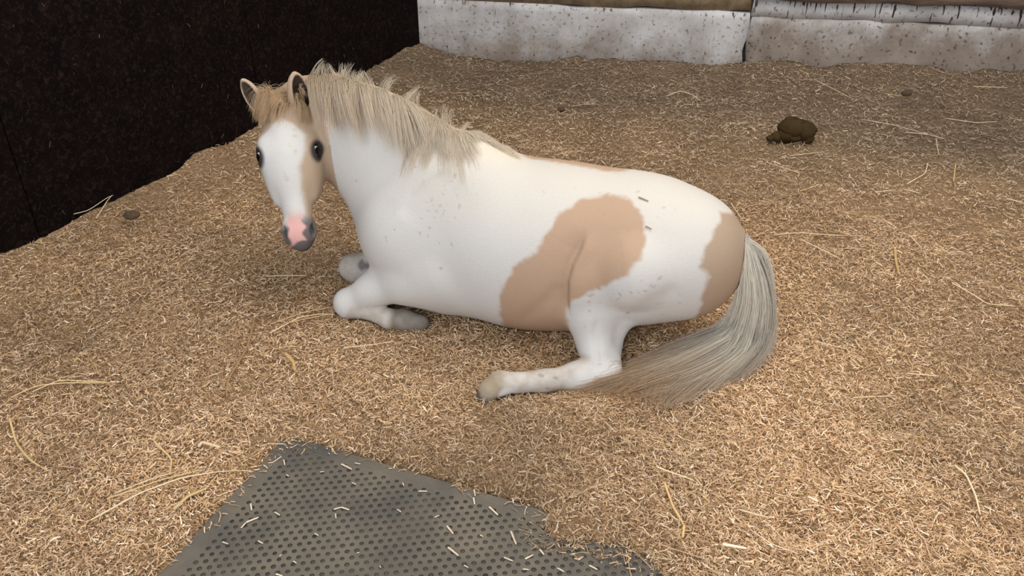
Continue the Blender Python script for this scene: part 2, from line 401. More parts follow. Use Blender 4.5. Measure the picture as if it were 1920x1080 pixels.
# ------------------------------------------------------------------ rubber mat
mc = atz(556, 826, MAT_TOP)[:2] + np.array([-0.030, 0.02])
e1 = nrm([0.93, -0.367]); e2 = np.array([e1[1], -e1[0]])
ML1, ML2 = 1.15, 1.05
def build_mat():
    V, Fq, mi = [], [], []
    def quad(a, b, c, d, m=0):
        n = len(V); V.extend([a, b, c, d]); Fq.append((n, n+1, n+2, n+3)); mi.append(m)
    pitch, R = 0.0213, 0.0057
    ang = math.atan2(e1[1], e1[0]) + math.radians(30)
    a1 = np.array([math.cos(ang), math.sin(ang)]); a2 = np.array([-a1[1], a1[0]])
    zt, zb = MAT_TOP, MAT_TOP - 0.0035
    ring12 = [math.cos(math.radians(30*k)) * a1 + math.sin(math.radians(30*k)) * a2 for k in range(12)]
    out12 = []
    for k in range(12):                  # hex outline sampled at 12 directions
        th = math.radians(30 * k); rel = (th + math.pi/6) % (math.pi/3) - math.pi/6
        out12.append(ring12[k] * (pitch / 2) / math.cos(rel))
    for i in range(-90, 91):
        for j in range(-95, 96):
            c2 = i * pitch * a1 + j * pitch * (0.5 * a1 + 0.8660254 * a2)
            p = mc + e1 * 0.55 + e2 * 0.5 + c2
            u, v = (p - mc) @ e1, (p - mc) @ e2
            if not (0.016 < u < ML1 - 0.016 and 0.016 < v < ML2 - 0.016): continue
            if not (0.037 < u < ML1 - 0.037 and 0.035 < v < ML2 - 0.037):      # plain cell along the rim
                n = len(V); V.extend([(*(p + out12[k]), zt) for k in range(12)]); ce = len(V); V.append((*p, zt))
                for k in range(12): Fq.append((ce, n+k, n+(k+1) % 12, ce)); mi.append(0)
                continue
            rr = R * (0.92 + 0.16 * random.random())
            n = len(V)
            for k in range(12): V.append((*(p + out12[k]), zt))
            for k in range(12): V.append((*(p + ring12[k] * rr), zt))
            for k in range(12): V.append((*(p + ring12[k] * rr * 0.86), zb))
            for k in range(12):
                k2 = (k + 1) % 12
                Fq.append((n+k, n+k2, n+12+k2, n+12+k)); mi.append(0)
                Fq.append((n+12+k, n+12+k2, n+24+k2, n+24+k)); mi.append(1)
            for k in range(0, 12, 3):    # dimple floor as four quads around the middle
                if k == 0:
                    ce = len(V); V.append((*p, zb))
                Fq.append((ce, n+24+k, n+24+k+1, n+24+(k+2) % 12)); mi.append(1)
                Fq.append((ce, n+24+(k+2) % 12, n+24+(k+3) % 12, ce)); mi.append(1)
    # body slab and plain border strips
    def P(u, v, z): return (*(mc + e1*u + e2*v), z)
    zlow = MAT_TOP - 0.022
    quad(P(0,0,zlow), P(ML1,0,zlow), P(ML1,ML2,zlow), P(0,ML2,zlow))
    zs = MAT_TOP + 0.0002
    strips = [(0,0,ML1,0.026), (0,ML2-0.03,ML1,ML2), (0,0.026,0.030,ML2-0.03), (ML1-0.03,0.026,ML1,ML2-0.03)]
    for (u0, v0, u1, v1) in strips:
        quad(P(u0,v0,zs), P(u0,v1,zs), P(u1,v1,zs), P(u1,v0,zs))
    for (a, b) in (((0,0),(ML1,0)), ((ML1,0),(ML1,ML2)), ((ML1,ML2),(0,ML2)), ((0,ML2),(0,0))):
        quad(P(*a,zlow), P(*b,zlow), P(*b,zs), P(*a,zs))
    me = bpy.data.meshes.new('rubber_mat')
    faces = [f if f[0] != f[3] else f[:3] for f in Fq]
    me.from_pydata([tuple(map(float, v)) for v in V], [], faces)
    me.materials.append(M_mat); me.materials.append(M_mat_hole)
    me.polygons.foreach_set('material_index', np.array(mi, np.int32))
    me.update()
    o = bpy.data.objects.new('rubber_mat', me); C.objects.link(o)
    return tag(o, 'dusty black rubber stable mat with rows of round dimples', 'rubber mat')
build_mat()

# ------------------------------------------------------------------ pony body: smooth blended volume, meshed as one surface
hV = 0.0045
LO = np.array([-0.92, 1.74, -0.07]); HI = np.array([0.76, 2.80, 0.82])
nG = np.ceil((HI - LO) / hV).astype(int) + 1
axs = [LO[i] + hV * np.arange(nG[i]) for i in range(3)]
Fd = np.full(nG, 0.09, np.float32)
def apply(fn, lo, hi, k=0.02, op='u', margin=0.05):
    m = margin + k
    s = []
    for i in range(3):
        a = int(max(0, math.floor((lo[i] - m - LO[i]) / hV))); b = int(min(nG[i], math.ceil((hi[i] + m - LO[i]) / hV) + 1))
        if b <= a: return
        s.append(slice(a, b))
    x = axs[0][s[0]][:, None, None].astype(np.float32); y = axs[1][s[1]][None, :, None].astype(np.float32); z = axs[2][s[2]][None, None, :].astype(np.float32)
    d = fn(x, y, z).astype(np.float32)
    A = Fd[s[0], s[1], s[2]]
    if op == 'u':
        h = np.maximum(k - np.abs(A - d), 0) / k
        Fd[s[0], s[1], s[2]] = np.minimum(A, d) - h*h*k*0.25
    else:
        d = -d
        h = np.maximum(k - np.abs(A - d), 0) / k
        Fd[s[0], s[1], s[2]] = np.maximum(A, d) + h*h*k*0.25
def ell(c, r, R=None, k=0.03, op='u'):
    """ellipsoid: centre, radii, rows of R = local axes"""
    c = np.asarray(c, float); r = np.asarray(r, float)
    R = np.eye(3) if R is None else np.asarray(R, float)
    ext = np.sqrt(((R * r[:, None])**2).sum(0))
    def fn(x, y, z):
        dx, dy, dz = x - c[0], y - c[1], z - c[2]
        k0 = 0; k1 = 0
        for i in range(3):
            q = (dx*R[i,0] + dy*R[i,1] + dz*R[i,2])
            k0 = k0 + (q / r[i])**2; k1 = k1 + (q / r[i]**2)**2
        k0 = np.sqrt(k0); k1 = np.sqrt(k1) + 1e-9
        return k0 * (k0 - 1) / k1
    apply(fn, c - ext, c + ext, k, op)
def cone(a, b, ra, rb, k=0.02, flat=None, s=1.0, op='u'):
    """tapered capsule; flattened by factor s along unit vector flat"""
    a, b = np.asarray(a, float), np.asarray(b, float)
    fv = None if flat is None else nrm(flat)
    def sq(p):
        if fv is None: return p
        return p
    m = (a + b) / 2
    if fv is not None:
        a2 = a + fv * ((a - m) @ fv) * (1/s - 1); b2 = b + fv * ((b - m) @ fv) * (1/s - 1)
    else: a2, b2 = a, b
    ba = b2 - a2; l2 = ba @ ba
    def fn(x, y, z):
        dx, dy, dz = x - m[0], y - m[1], z - m[2]
        if fv is not None:
            t = (dx*fv[0] + dy*fv[1] + dz*fv[2]) * (1/s - 1)
            dx, dy, dz = dx + t*fv[0], dy + t*fv[1], dz + t*fv[2]
        px, py, pz = dx + (m - a2)[0], dy + (m - a2)[1], dz + (m - a2)[2]
        t = np.clip((px*ba[0] + py*ba[1] + pz*ba[2]) / l2, 0, 1)
        d = np.sqrt((px - t*ba[0])**2 + (py - t*ba[1])**2 + (pz - t*ba[2])**2) - (ra + (rb - ra) * t)
        return d * (1.0 if fv is None else min(1.0, 0.5 + 0.5 * s))
    r = max(ra, rb)
    apply(fn, np.minimum(a, b) - r, np.maximum(a, b) + r, k, op)
def chain(pts, k=0.03, **kw):
    for (a, ra), (b, rb) in zip(pts[:-1], pts[1:]):
        cone(a, b, ra, rb, k, **kw)

ba = math.radians(-21)
Bu = np.array([math.cos(ba), math.sin(ba), 0]); Bl = np.array([math.sin(ba), -math.cos(ba), 0]); Bz = np.array([0, 0, 1.0])
RB = np.stack([Bu, Bl, Bz])
# --- trunk
ell((0.03, 2.255, 0.250), (0.39, 0.245, 0.262), RB, 0.05)
ell((-0.20, 2.375, 0.275), (0.22, 0.190, 0.280), RB, 0.08)
ell((-0.33, 2.42, 0.245), (0.17, 0.155, 0.20), RB, 0.08)
ell((0.25, 2.19, 0.280), (0.30, 0.215, 0.225), RB, 0.08)
ell((0.405, 2.135, 0.300), (0.225, 0.205, 0.200), RB, 0.08)
ell((0.528, 2.085, 0.298), (0.118, 0.13, 0.150), RB, 0.08)
# --- neck
nfl = nrm([-0.12, -1, 0.05])
chain([(at(800, 375, 2.42), 0.205), (at(738, 308, 2.455), 0.188), (at(676, 258, 2.48), 0.156), (at(617, 226, 2.49), 0.124), (at(575, 205, 2.48), 0.095)], 0.05, flat=nfl, s=0.62)
# --- shoulder blade and upper arm on the near side
cone(at(880, 330, 2.28), at(770, 440, 2.28), 0.08, 0.085, 0.14)
cone(at(770, 445, 2.28), at(815, 515, 2.23), 0.09, 0.085, 0.14)
# --- near fore leg
kn = atz(655, 566, 0.055)
chain([(at(830, 508, 2.18), 0.078), (at(765, 527, 2.20), 0.056), (at(700, 544, kn[1] - 0.005), 0.046), (kn, 0.039)], 0.045)
ell(kn + np.array([-0.008, -0.004, -0.004]), (0.035, 0.034, 0.039), None, 0.035)
fet = atz(730, 598, 0.035)
chain([(kn + np.array([0, -0.01, -0.012]), 0.036), ((kn + fet) / 2 + np.array([0, 0, -0.002]), 0.026), (fet, 0.030)], 0.012)
hf1 = atz(757, 600, 0.032); hf2 = atz(790, 606, 0.024)
cone(fet, hf1, 0.030, 0.031, 0.012)
cone(hf1, hf2, 0.034, 0.026, 0.012)
# --- far fore leg, knee showing beyond the chest
kf = atz(668, 502, 0.050)
chain([(at(770, 480, 2.5), 0.07), (kf, 0.044)], 0.03)
ell(kf + np.array([-0.012, 0, 0.0]), (0.046, 0.042, 0.044), None, 0.02)
chain([(kf + np.array([0.0, -0.012, -0.01]), 0.036), (atz(735, 510, 0.03), 0.03)], 0.012)
# --- near hind leg
hk = atz(1122, 697, 0.045)
st = at(1108, 515, 2.04)
chain([(at(1290, 480, 2.065), 0.130), (at(1190, 498, 2.02), 0.122), (st, 0.086)], 0.014)
chain([(st, 0.078), (at(1112, 590, 2.015), 0.066), (at(1117, 640, 1.985), 0.047), (hk, 0.043)], 0.04)
hkp = atz(1152, 694, 0.055)
chain([(at(1165, 600, 2.01), 0.030), (at(1150, 650, 1.985), 0.016), (hkp, 0.022)], 0.03)
fh = atz(940, 720, 0.040)
chain([(hk, 0.042), (atz(1085, 705, 0.042), 0.038), (atz(1020, 714, 0.036), 0.0275), (fh, 0.032)], 0.025)
ell(fh + np.array([-0.004, 0.0, 0.0]), (0.036, 0.034, 0.036), None, 0.015)
hh1 = atz(918, 732, 0.030); hh2 = atz(912, 748, 0.010)
cone(fh + np.array([-0.015, -0.005, -0.004]), hh1, 0.030, 0.029, 0.015)
cone(hh1, hh2, 0.030, 0.026, 0.010)
# --- far hind foot tucked under
cone(at(1180, 520, 2.26), atz(1120, 590, 0.02), 0.06, 0.035, 0.03)
# --- dock
cone(at(1362, 448, 2.075), at(1396, 464, 2.06), 0.034, 0.020, 0.03)

def field(P):                              # trilinear sample of the body volume
    q = np.clip((P - LO) / hV, 0, np.array(nG) - 1.001); i = q.astype(int); f = q - i; r = 0
    for a in (0, 1):
        for b in (0, 1):
            for c in (0, 1):
                w = (f[:,0] if a else 1-f[:,0]) * (f[:,1] if b else 1-f[:,1]) * (f[:,2] if c else 1-f[:,2])
                r = r + w * Fd[i[:,0]+a, i[:,1]+b, i[:,2]+c]
    return r
def grad(P, e=0.006):
    g = np.stack([field(P + np.eye(3)[i]*e) - field(P - np.eye(3)[i]*e) for i in range(3)], -1)
    return g / (np.linalg.norm(g, axis=1, keepdims=True) + 1e-9)

def cast(px, py):                           # pixel -> point on the body surface
    r = ray(px, py); r = r / np.linalg.norm(r); p = np.array([0, 0, CAM_H]) + r * 1.7
    best = None
    for _ in range(400):
        d = field(p[None])[0]
        if best is None or d < best[0]: best = (d, p.copy())
        if d < 0.0015: break
        p = p + r * max(0.002, d * 0.6)
        if p[1] > 2.8: break
    return best[1]
# --- head
Hp = at(531, 196, 2.475); Hm = at(566, 470, 2.215)
hd = nrm(Hm - Hp); HYAW = -12
hl = np.array([math.cos(math.radians(HYAW)), -math.sin(math.radians(HYAW)), 0.10]); hl = nrm(hl - hd * (hl @ hd))
hn = np.cross(hd, hl); hn = hn if hn[1] < 0 else -hn
HL = np.linalg.norm(Hm - Hp); S = HL / 0.47
RH = np.stack([hd, hn, hl])
def hp(d, n, l): return Hp + (hd * d + hn * n + hl * l) * S
def hell(d, n, l, rd, rn, rl, k=0.03, op='u', R=None):
    ell(hp(d, n, l), np.array((rd, rn, rl)) * S, RH if R is None else R, k, op)
hell(0.075, -0.010, 0, 0.095, 0.075, 0.070, 0.05)
hell(0.165, 0.012, 0, 0.115, 0.058, 0.084, 0.04)
for s in (-1, 1):
    hell(0.190, -0.052, 0.056*s, 0.115, 0.085, 0.036, 0.04)
    hell(0.145, 0.030, 0.064*s, 0.040, 0.024, 0.022, 0.03)
cone(hp(0.17, 0.004, 0), hp(0.395, -0.010, 0), 0.062*S, 0.040*S, 0.04)
cone(hp(0.22, -0.055, 0), hp(0.40, -0.040, 0), 0.045*S, 0.030*S, 0.03)
hell(0.415, -0.015, 0, 0.053, 0.044, 0.045, 0.025)
hell(0.437, -0.046, 0, 0.030, 0.024, 0.030, 0.012)
for s in (-1, 1):
    hell(0.408, 0.006, 0.032*s, 0.032, 0.022, 0.018, 0.02)
    cone(hp(0.20, 0.0, 0.066*s), hp(0.30, -0.012, 0.050*s), 0.012*S, 0.008*S, 0.03)     # facial crest
    Rn = np.stack([nrm(hd*0.9 + hl*0.25*s), nrm(hn + hl*0.6*s - hd*0.1), nrm(hl*s - hn*0.6)])
    hell(0.412, 0.016, 0.043*s, 0.019, 0.016, 0.0075, 0.008, 'd', Rn)                      # nostril
    # eye: lid bulge and the opening
    ec = hp(0.168, 0.026, 0.074*s)
    ell(ec, np.array((0.032, 0.027, 0.022)) * S, RH, 0.015)
    Re = np.stack([nrm(hd*0.75 - hn*0.45), nrm(hn*0.75 + hd*0.45), hl])
    ell(hp(0.169, 0.034, 0.090*s), np.array((0.023, 0.0145, 0.021)) * S, Re, 0.006, 'd')
# mouth line
for s in (-1, 1):
    cone(hp(0.447, -0.022, 0.012*s), hp(0.405, -0.040, 0.046*s), 0.004, 0.003, 0.006, op='d')
# ears: cupped shells
EARS = []
def ear(base, tip, face, w):
    base, tip = np.asarray(base), np.asarray(tip)
    ax = nrm(tip - base); L = np.linalg.norm(tip - base)
    fc = nrm(face - ax * (face @ ax)); sd = np.cross(ax, fc)
    R = np.stack([ax, sd, fc]); c = base + ax * L * 0.46
    ell(c, (L * 0.56, w, w * 0.72), R, 0.012)
    cc = c + fc * w * 0.55 + ax * L * 0.06
    ell(cc, (L * 0.47, w * 0.68, w * 0.72), R, 0.006, 'd')
    cone(base + ax * L * 0.72 - fc * w * 0.30, tip, w * 0.34, 0.004, 0.010)
    EARS.append((cc, np.array((L * 0.47, w * 0.68, w * 0.72)), R))
ear(hp(0.030, 0.028, -0.060), at(455, 150, 2.44), nrm(hn + hl * -0.5), 0.027)
ear(hp(0.032, 0.026, 0.056), at(552, 137, 2.435), nrm(hn * 0.9 + hl * 0.45), 0.033)

def surface_nets(Fv, lo, h):
    ins = Fv < 0
    c = np.zeros(np.array(Fv.shape) - 1, np.uint8)
    for a in (0, 1):
        for b in (0, 1):
            for d in (0, 1):
                c += ins[a:Fv.shape[0]-1+a, b:Fv.shape[1]-1+b, d:Fv.shape[2]-1+d]
    act = np.argwhere((c > 0) & (c < 8))
    vid = np.full(c.shape, -1, np.int32); vid[tuple(act.T)] = np.arange(len(act))
    acc = np.zeros((len(act), 3)); cnt = np.zeros(len(act))
    corners = [(a, b, d) for a in (0, 1) for b in (0, 1) for d in (0, 1)]
    for p in corners:
        for ax in range(3):
            if p[ax]: continue
            q = list(p); q[ax] = 1
            fa = Fv[act[:,0]+p[0], act[:,1]+p[1], act[:,2]+p[2]].astype(float); fb = Fv[act[:,0]+q[0], act[:,1]+q[1], act[:,2]+q[2]].astype(float)
            m = (fa < 0) != (fb < 0)
            t = fa[m] / (fa[m] - fb[m])
            pos = np.tile(np.array(p, float), (m.sum(), 1)); pos[:, ax] = t
            acc[m] += pos; cnt[m] += 1
    V = lo + h * (act + acc / cnt[:, None])
    quads = []
    for ax in range(3):
        o1, o2 = [(1, 2), (2, 0), (0, 1)][ax]
        sl0 = [slice(None)] * 3; sl1 = [slice(None)] * 3
        sl0[ax] = slice(0, -1); sl1[ax] = slice(1, None)
        a, b = ins[tuple(sl0)], ins[tuple(sl1)]
        e = np.argwhere(a != b)
        ok = np.ones(len(e), bool)
        for o_ in (o1, o2): ok &= (e[:, o_] > 0) & (e[:, o_] < Fv.shape[o_] - 1)
        e = e[ok]; flip = a[tuple(e.T)]
        def cell(d1, d2):
            c_ = e.copy(); c_[:, o1] -= d1; c_[:, o2] -= d2; return vid[tuple(c_.T)]
        Q = np.stack([cell(1, 1), cell(0, 1), cell(0, 0), cell(1, 0)], -1)
        Q[~flip] = Q[~flip][:, ::-1]
        quads.append(Q)
    return V, np.concatenate(quads)
BV, BQ = surface_nets(Fd, LO, hV)
vd = nrm(np.array([0.15, 2.2, 0.3]) - np.array([0, 0, CAM_H])); va = np.array([1.0, 0, 0]); va = nrm(va - vd * (va @ vd)); vb = np.cross(va, vd)
BN = grad(BV)
_near = smooth(0.05, -0.25, BN @ vd); _disp = np.zeros(len(BV)); _ea, _eb = BV @ va, BV @ vb
def relief(pts, depth, width, step=0.0, swidth=0.03):
    '''press a fold into the near side along a traced line; step lifts its right-hand side and lowers the left'''
    global _disp
    P = []
    for (a, b) in zip(pts[:-1], pts[1:]):
        for t in np.linspace(0, 1, 5)[:-1]: P.append(cast(a[0] + (b[0]-a[0])*t, a[1] + (b[1]-a[1])*t))
    P.append(cast(*pts[-1])); P = np.array([(p @ va, p @ vb) for p in P])
    n = len(P); d = np.full(len(BV), 9.0); sg = np.zeros(len(BV)); tt = np.zeros(len(BV))
    for i in range(n - 1):
        a, e = P[i], P[i+1] - P[i]
        wx, wy = _ea - a[0], _eb - a[1]
        t = np.clip((wx*e[0] + wy*e[1]) / (e @ e + 1e-12), 0, 1)
        dd = np.hypot(wx - t*e[0], wy - t*e[1]); m = dd < d
        d[m] = dd[m]; sg[m] = np.sign(wx*e[1] - wy*e[0])[m]; tt[m] = ((i + t) / (n - 1))[m]
    fade = smooth(0, 0.25, tt) * smooth(1, 0.8, tt)
    _disp += _near * fade * (-depth * np.exp(-(d/width)**2) + step * sg * np.exp(-(d/swidth)**2) * (1 - np.exp(-(d/width*1.2)**2)))
relief([(1100, 425), (1085, 465), (1070, 495), (1061, 525), (1060, 560), (1064, 600)], 0.013, 0.010, -0.009, 0.05)
relief([(860, 312), (815, 338), (775, 370), (745, 410)], 0.004, 0.016, 0.003, 0.05)
relief([(1120, 590), (1116, 625), (1120, 670), (1118, 700)], 0.006, 0.009)
relief([(965, 610), (1000, 585), (1030, 560), (1055, 530)], 0.004, 0.020)
relief([(1180, 590), (1230, 560), (1280, 540)], 0.004, 0.022)
BV = BV + BN * _disp[:, None]
# crest line of the neck, top of the volume above each point of the neck axis
cr_px = [(566, 195, 2.485), (610, 220, 2.495), (660, 250, 2.495), (720, 300, 2.47), (780, 340, 2.45), (840, 350, 2.42), (905, 350, 2.385), (960, 350, 2.36)]
cr = []
for (px, py, yy) in cr_px:
    p0 = at(px, py, yy); zz = np.arange(0.80, 0.25, -0.003)
    # search the ridge across the neck
    best = None
    for oy in np.arange(-0.08, 0.09, 0.01):
        line = np.stack([np.full_like(zz, p0[0] + 0.04), np.full_like(zz, p0[1] + oy), zz], -1)
        f = field(line); k = np.argmax(f < 0)
        if f[k] < 0 and (best is None or zz[k] > best[2]): best = (p0[0] + 0.04, p0[1] + oy, zz[k])
    cr.append(best)
cr = np.array(cr)
def crest_line(): return cr
def along(line, t):
    s = np.concatenate([[0], np.cumsum(np.linalg.norm(np.diff(line, axis=0), axis=1))]); s /= s[-1]
    return np.stack([np.interp(t, s, line[:, i]) for i in range(3)], -1)
# --- coat colours (patches laid on the body itself)
BN = grad(BV)
WHITE = np.array([0.62, 0.605, 0.585]); CREAM = np.array([0.61, 0.55, 0.455]); TAN = np.array([0.465, 0.320, 0.222]); TAN_D = np.array([0.41, 0.305, 0.22])
GREY = np.array([0.13, 0.115, 0.115]); PINK = np.array([0.68, 0.39, 0.36]); HOOF = np.array([0.15, 0.12, 0.085]); DIRT = np.array([0.36, 0.28, 0.205])
col = np.tile(WHITE, (len(BV), 1))
nz = 0.6 * noise3(*(BV.T * 38)) + 0.4 * noise3(*(BV.T * 95 + 5))
def mixc(mask, c):
    global col
    col = col * (1 - mask[:, None]) + np.asarray(c) * mask[:, None]
# side projection of the trunk: fixed direction over the pony's near flank
pa, pb = BV @ va, BV @ vb
facing = smooth(0.05, -0.12, BN @ vd)
def patch(poly, c, soft=0.008, amp=0.009, lim=None):
    P3 = [cast(*p) for p in poly]
    P2 = [(p @ va, p @ vb) for p in P3]
    sd = poly_sd(pa, pb, P2) + amp * nz
    m = smooth(soft, -soft, sd) * facing
    if lim is not None: m = m * lim
    mixc(m, c)
mixc(0.45 * smooth(0.30, 0.52, BV[:, 2]) * smooth(-0.45, -0.2, BV[:, 0] * 1.0 + 0), CREAM)
back = BV[:, 1] < 2.38
patch([(1140, 362), (1180, 375), (1203, 405), (1210, 450), (1200, 490), (1175, 515), (1140, 535), (1100, 550), (1070, 568), (1062, 580), (1066, 640),
       (1000, 645), (945, 628), (936, 580), (940, 540), (965, 500), (1005, 475), (1025, 440), (1045, 405), (1090, 375)], TAN)
facing = smooth(0.6, 0.4, BN @ vd)
patch([(1352, 398), (1395, 400), (1430, 455), (1425, 510), (1390, 570), (1345, 612), (1303, 610), (1318, 550), (1330, 520), (1312, 500), (1325, 460), (1345, 425)], TAN_D)
# tan saddle running over the spine to the far side
sx_, sy_ = BV @ Bu, BV @ Bl
ax0 = np.array([0.02, 2.27, 0]) @ Bl
sad = smooth(-0.02, -0.06, sy_ - ax0 + 0.02 * nz - 0.015) * smooth(0.0, 0.03, sx_ - (np.array([0.0, 2.3, 0]) @ Bu) + 0.02*nz) * smooth(0.34, 0.30, sx_ - (np.array([0.0, 2.3, 0]) @ Bu) + 0.02*nz)
mixc(sad * (BV[:, 0] > -0.15), TAN)
# thin-haired grey skin in the groin fold and inner thigh
mixc(smooth(0.13, 0.03, np.min(np.stack([np.linalg.norm((BV - along(crest_line(), np.array([t_]))) * np.array([1, 1, 0.55]), axis=1) for t_ in np.linspace(0, 0.85, 24)]), 0) + 0.01*nz) * 0.8, np.array([0.70, 0.63, 0.51]))
# --- legs: soiled below the knee, hooves
def near_seg(a, b):
    a, b = np.asarray(a), np.asarray(b); e = b - a
    t = np.clip(((BV - a) @ e) / (e @ e), 0, 1); return np.linalg.norm(BV - a - t[:, None] * e, axis=1)
for a, b, r in ((kn + np.array([.03, -.02, -.02]), fet, 0.05), (hk + np.array([-0.04, 0, 0]), fh, 0.055), (kf, atz(735, 510, 0.03), 0.065)):
    mixc((0.45 + 0.35 * nz).clip(0, 1) * smooth(r, r * 0.75, near_seg(a, b)), DIRT)
mixc(smooth(0.068, 0.044, 0.010*nz + near_seg(hf1 + (hf1 - fet) * 0.2, hf2 + (hf2 - hf1) * 0.5)) * (0.85 + 0.15 * nz), HOOF)
mixc(smooth(0.052, 0.044, near_seg(hh1 + np.array([-0.012, 0, 0]), hh2)) * 0.55, DIRT)
mixc(smooth(0.050, 0.030, near_seg(fh + np.array([-0.03, -0.02, 0.02]), hh1)) * (0.75 + 0.25*nz), np.array([0.30, 0.235, 0.15]))
mixc(smooth(0.028, 0.016, near_seg(fh + np.array([0.012, -0.03, -0.012]), fh + np.array([0.02, -0.035, -0.02]))), WHITE)
mixc(smooth(0.034, 0.024, near_seg(hh2, hh2 + np.array([0.055, 0.01, -0.008])) + 0.008*nz), GREY * 0.7)
for px_, py_ in ((1040, 708), (1012, 703), (1025, 728)): mixc(smooth(0.007, 0.003, near_seg(cast(px_, py_), cast(px_ + 4, py_ + 1)) + 0.004*nz) * 0.45, GREY)
mixc(smooth(0.020, 0.008, near_seg(kf + np.array([0.028, -0.030, 0.030]), kf + np.array([0.05, -0.03, 0.024])) + 0.012*nz) * 0.8, GREY)
mixc(smooth(0.02, -0.01, BV[:, 2] + 0.012 * nz) * 0.5, DIRT)
# scattered mud flecks over the shoulder and stifle
def splash(cx, cy, sx, sy, n, amt):
    for _ in range(n):
        c = cast(rng.normal(cx, sx), rng.normal(cy, sy)); r = 0.0020 + 0.0020 * rng.random()**2
        e = rng.normal(0, 0.002, 3); d = near_seg(c - e, c + e)
        mixc(smooth(r * 1.5, r * 0.6, d) * amt * 0.6 * (0.3 + 0.7 * rng.random()), np.array([0.22, 0.16, 0.12]))
splash(822, 395, 22, 45, 34, 0.8); splash(725, 440, 12, 18, 5, 0.6); splash(1190, 560, 45, 16, 26, 0.8); splash(1090, 600, 20, 25, 6, 0.5)
splash(900, 345, 40, 20, 8, 0.6); splash(1150, 420, 90, 50, 10, 0.5); splash(655, 330, 12, 12, 2, 0.6)
# --- head colours in head coordinates
q = (BV - Hp) / S; qd, qn, ql = q @ hd, q @ hn, q @ hl
inhead = (qd > -0.14) & (qd < 0.56) & (qn > -0.135) & (np.abs(ql) < 0.13) & (BV[:, 0] < -0.45) & (BV[:, 2] > 0.14)
hm = inhead * smooth(-0.135, -0.105, qn + 0.15 * np.maximum(0, 0.09 - qd) * 0)
TANH = np.array([0.45, 0.34, 0.245])
mixc(hm * 1.0, TANH)
# white blaze: wide on the forehead, narrowing to the nose, spread to the far side
wl = np.interp(qd, [0.05, 0.085, 0.12, 0.17, 0.22, 0.30, 0.38, 0.42], [-0.015, 0.03, 0.060, 0.058, 0.034, 0.026, 0.030, 0.030])
wr = np.interp(qd, [0.05, 0.085, 0.12, 0.17, 0.22, 0.30, 0.38, 0.42], [-0.005, -0.04, -0.085, -0.090, -0.085, -0.075, -0.062, -0.06])
blz = smooth(0.011, -0.011, np.maximum(ql - wl, wr - ql) + 0.005 * nz) * smooth(0.055, 0.085, qd + 0.012 * nz) * smooth(-0.05, -0.02, qn)
mixc(hm * blz, WHITE)
pk = smooth(0.005, -0.005, np.abs(ql + 0.006 - 0.004*np.sin(qd*160)) - 0.023 + 0.006 * nz) * smooth(0.335, 0.385, qd + 0.006*nz) * smooth(0.446, 0.440, qd + 0.006*nz - 0.25*np.abs(ql-0.01))
gm = smooth(0.36, 0.40, qd - 0.30 * np.clip(ql, -0.02, 0.1) * -1 + 0.006 * nz)
mixc(hm * gm, GREY)
mixc(hm * smooth(0.30, 0.40, qd) * smooth(0.0, 0.05, -qn) * 0.5, GREY)
mixc(hm * pk * (qn > -0.04), PINK)
for s in (-1, 1):
    ec = np.array([0.169, 0.034, 0.086 * s]); de = np.sqrt((qd - ec[0])**2 * 0.8 + (qn - ec[1])**2 + (ql - ec[2])**2)
    mixc(hm * smooth(0.038, 0.025, de), GREY * 0.30)
    nc = np.array([0.412, 0.022, 0.043 * s]); dn = np.sqrt(((qd - nc[0])/1.5)**2 + (qn - nc[1])**2 + (ql - nc[2])**2)
    mixc(hm * smooth(0.016, 0.010, dn) * 0.8, GREY * 0.25)
splash(540, 300, 12, 35, 9, 0.45); splash(537, 337, 3, 4, 3, 0.4)
# ears
earm = inhead & (qd < 0.02) & (np.abs(ql) > 0.028)
mixc(earm * 1.0, np.array([0.47, 0.35, 0.25]))
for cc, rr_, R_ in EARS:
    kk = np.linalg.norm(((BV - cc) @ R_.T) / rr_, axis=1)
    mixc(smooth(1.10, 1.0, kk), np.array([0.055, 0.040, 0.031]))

pony = bpy.data.objects.new('pony', None); C.objects.link(pony)
tag(pony, 'white pony with tan patches lying on the straw, head turned to face us', 'pony')
body = fast_mesh('body', BV, BQ, M_coat, pony, True, col)

# --- eyes
def uv_sphere(c, r, nu=24, nv=16):
    th = np.linspace(0, math.pi, nv); ph = np.linspace(0, 2*math.pi, nu, endpoint=False)
    T, Pp = np.meshgrid(th, ph, indexing='ij')
    V = np.stack([np.sin(T)*np.cos(Pp), np.sin(T)*np.sin(Pp), np.cos(T)], -1).reshape(-1, 3) * r + c
    i = np.arange(nu*nv).reshape(nv, nu)
    Q = np.stack([i[:-1], i[1:], np.roll(i, -1, 1)[1:], np.roll(i, -1, 1)[:-1]], -1).reshape(-1, 4)
    return V, Q
for s in (-1, 1):
    ec = hp(0.169, 0.029, 0.0755 * s)
    V, Q = uv_sphere(ec, 0.0225 * S)
    e = fast_mesh('eye', V, Q, M_eye, pony)
    # bright glint shaped as a pale crescent along the upper front edge
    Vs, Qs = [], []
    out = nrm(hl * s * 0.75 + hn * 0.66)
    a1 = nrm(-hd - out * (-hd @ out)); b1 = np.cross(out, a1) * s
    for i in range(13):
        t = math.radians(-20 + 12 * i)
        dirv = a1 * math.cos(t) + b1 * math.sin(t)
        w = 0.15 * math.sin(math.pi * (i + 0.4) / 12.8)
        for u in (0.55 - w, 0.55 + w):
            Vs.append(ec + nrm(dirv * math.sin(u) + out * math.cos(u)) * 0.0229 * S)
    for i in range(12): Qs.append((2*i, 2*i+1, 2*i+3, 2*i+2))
    fast_mesh('eye_glint', np.array(Vs), np.array(Qs), M_eye_glint, e)

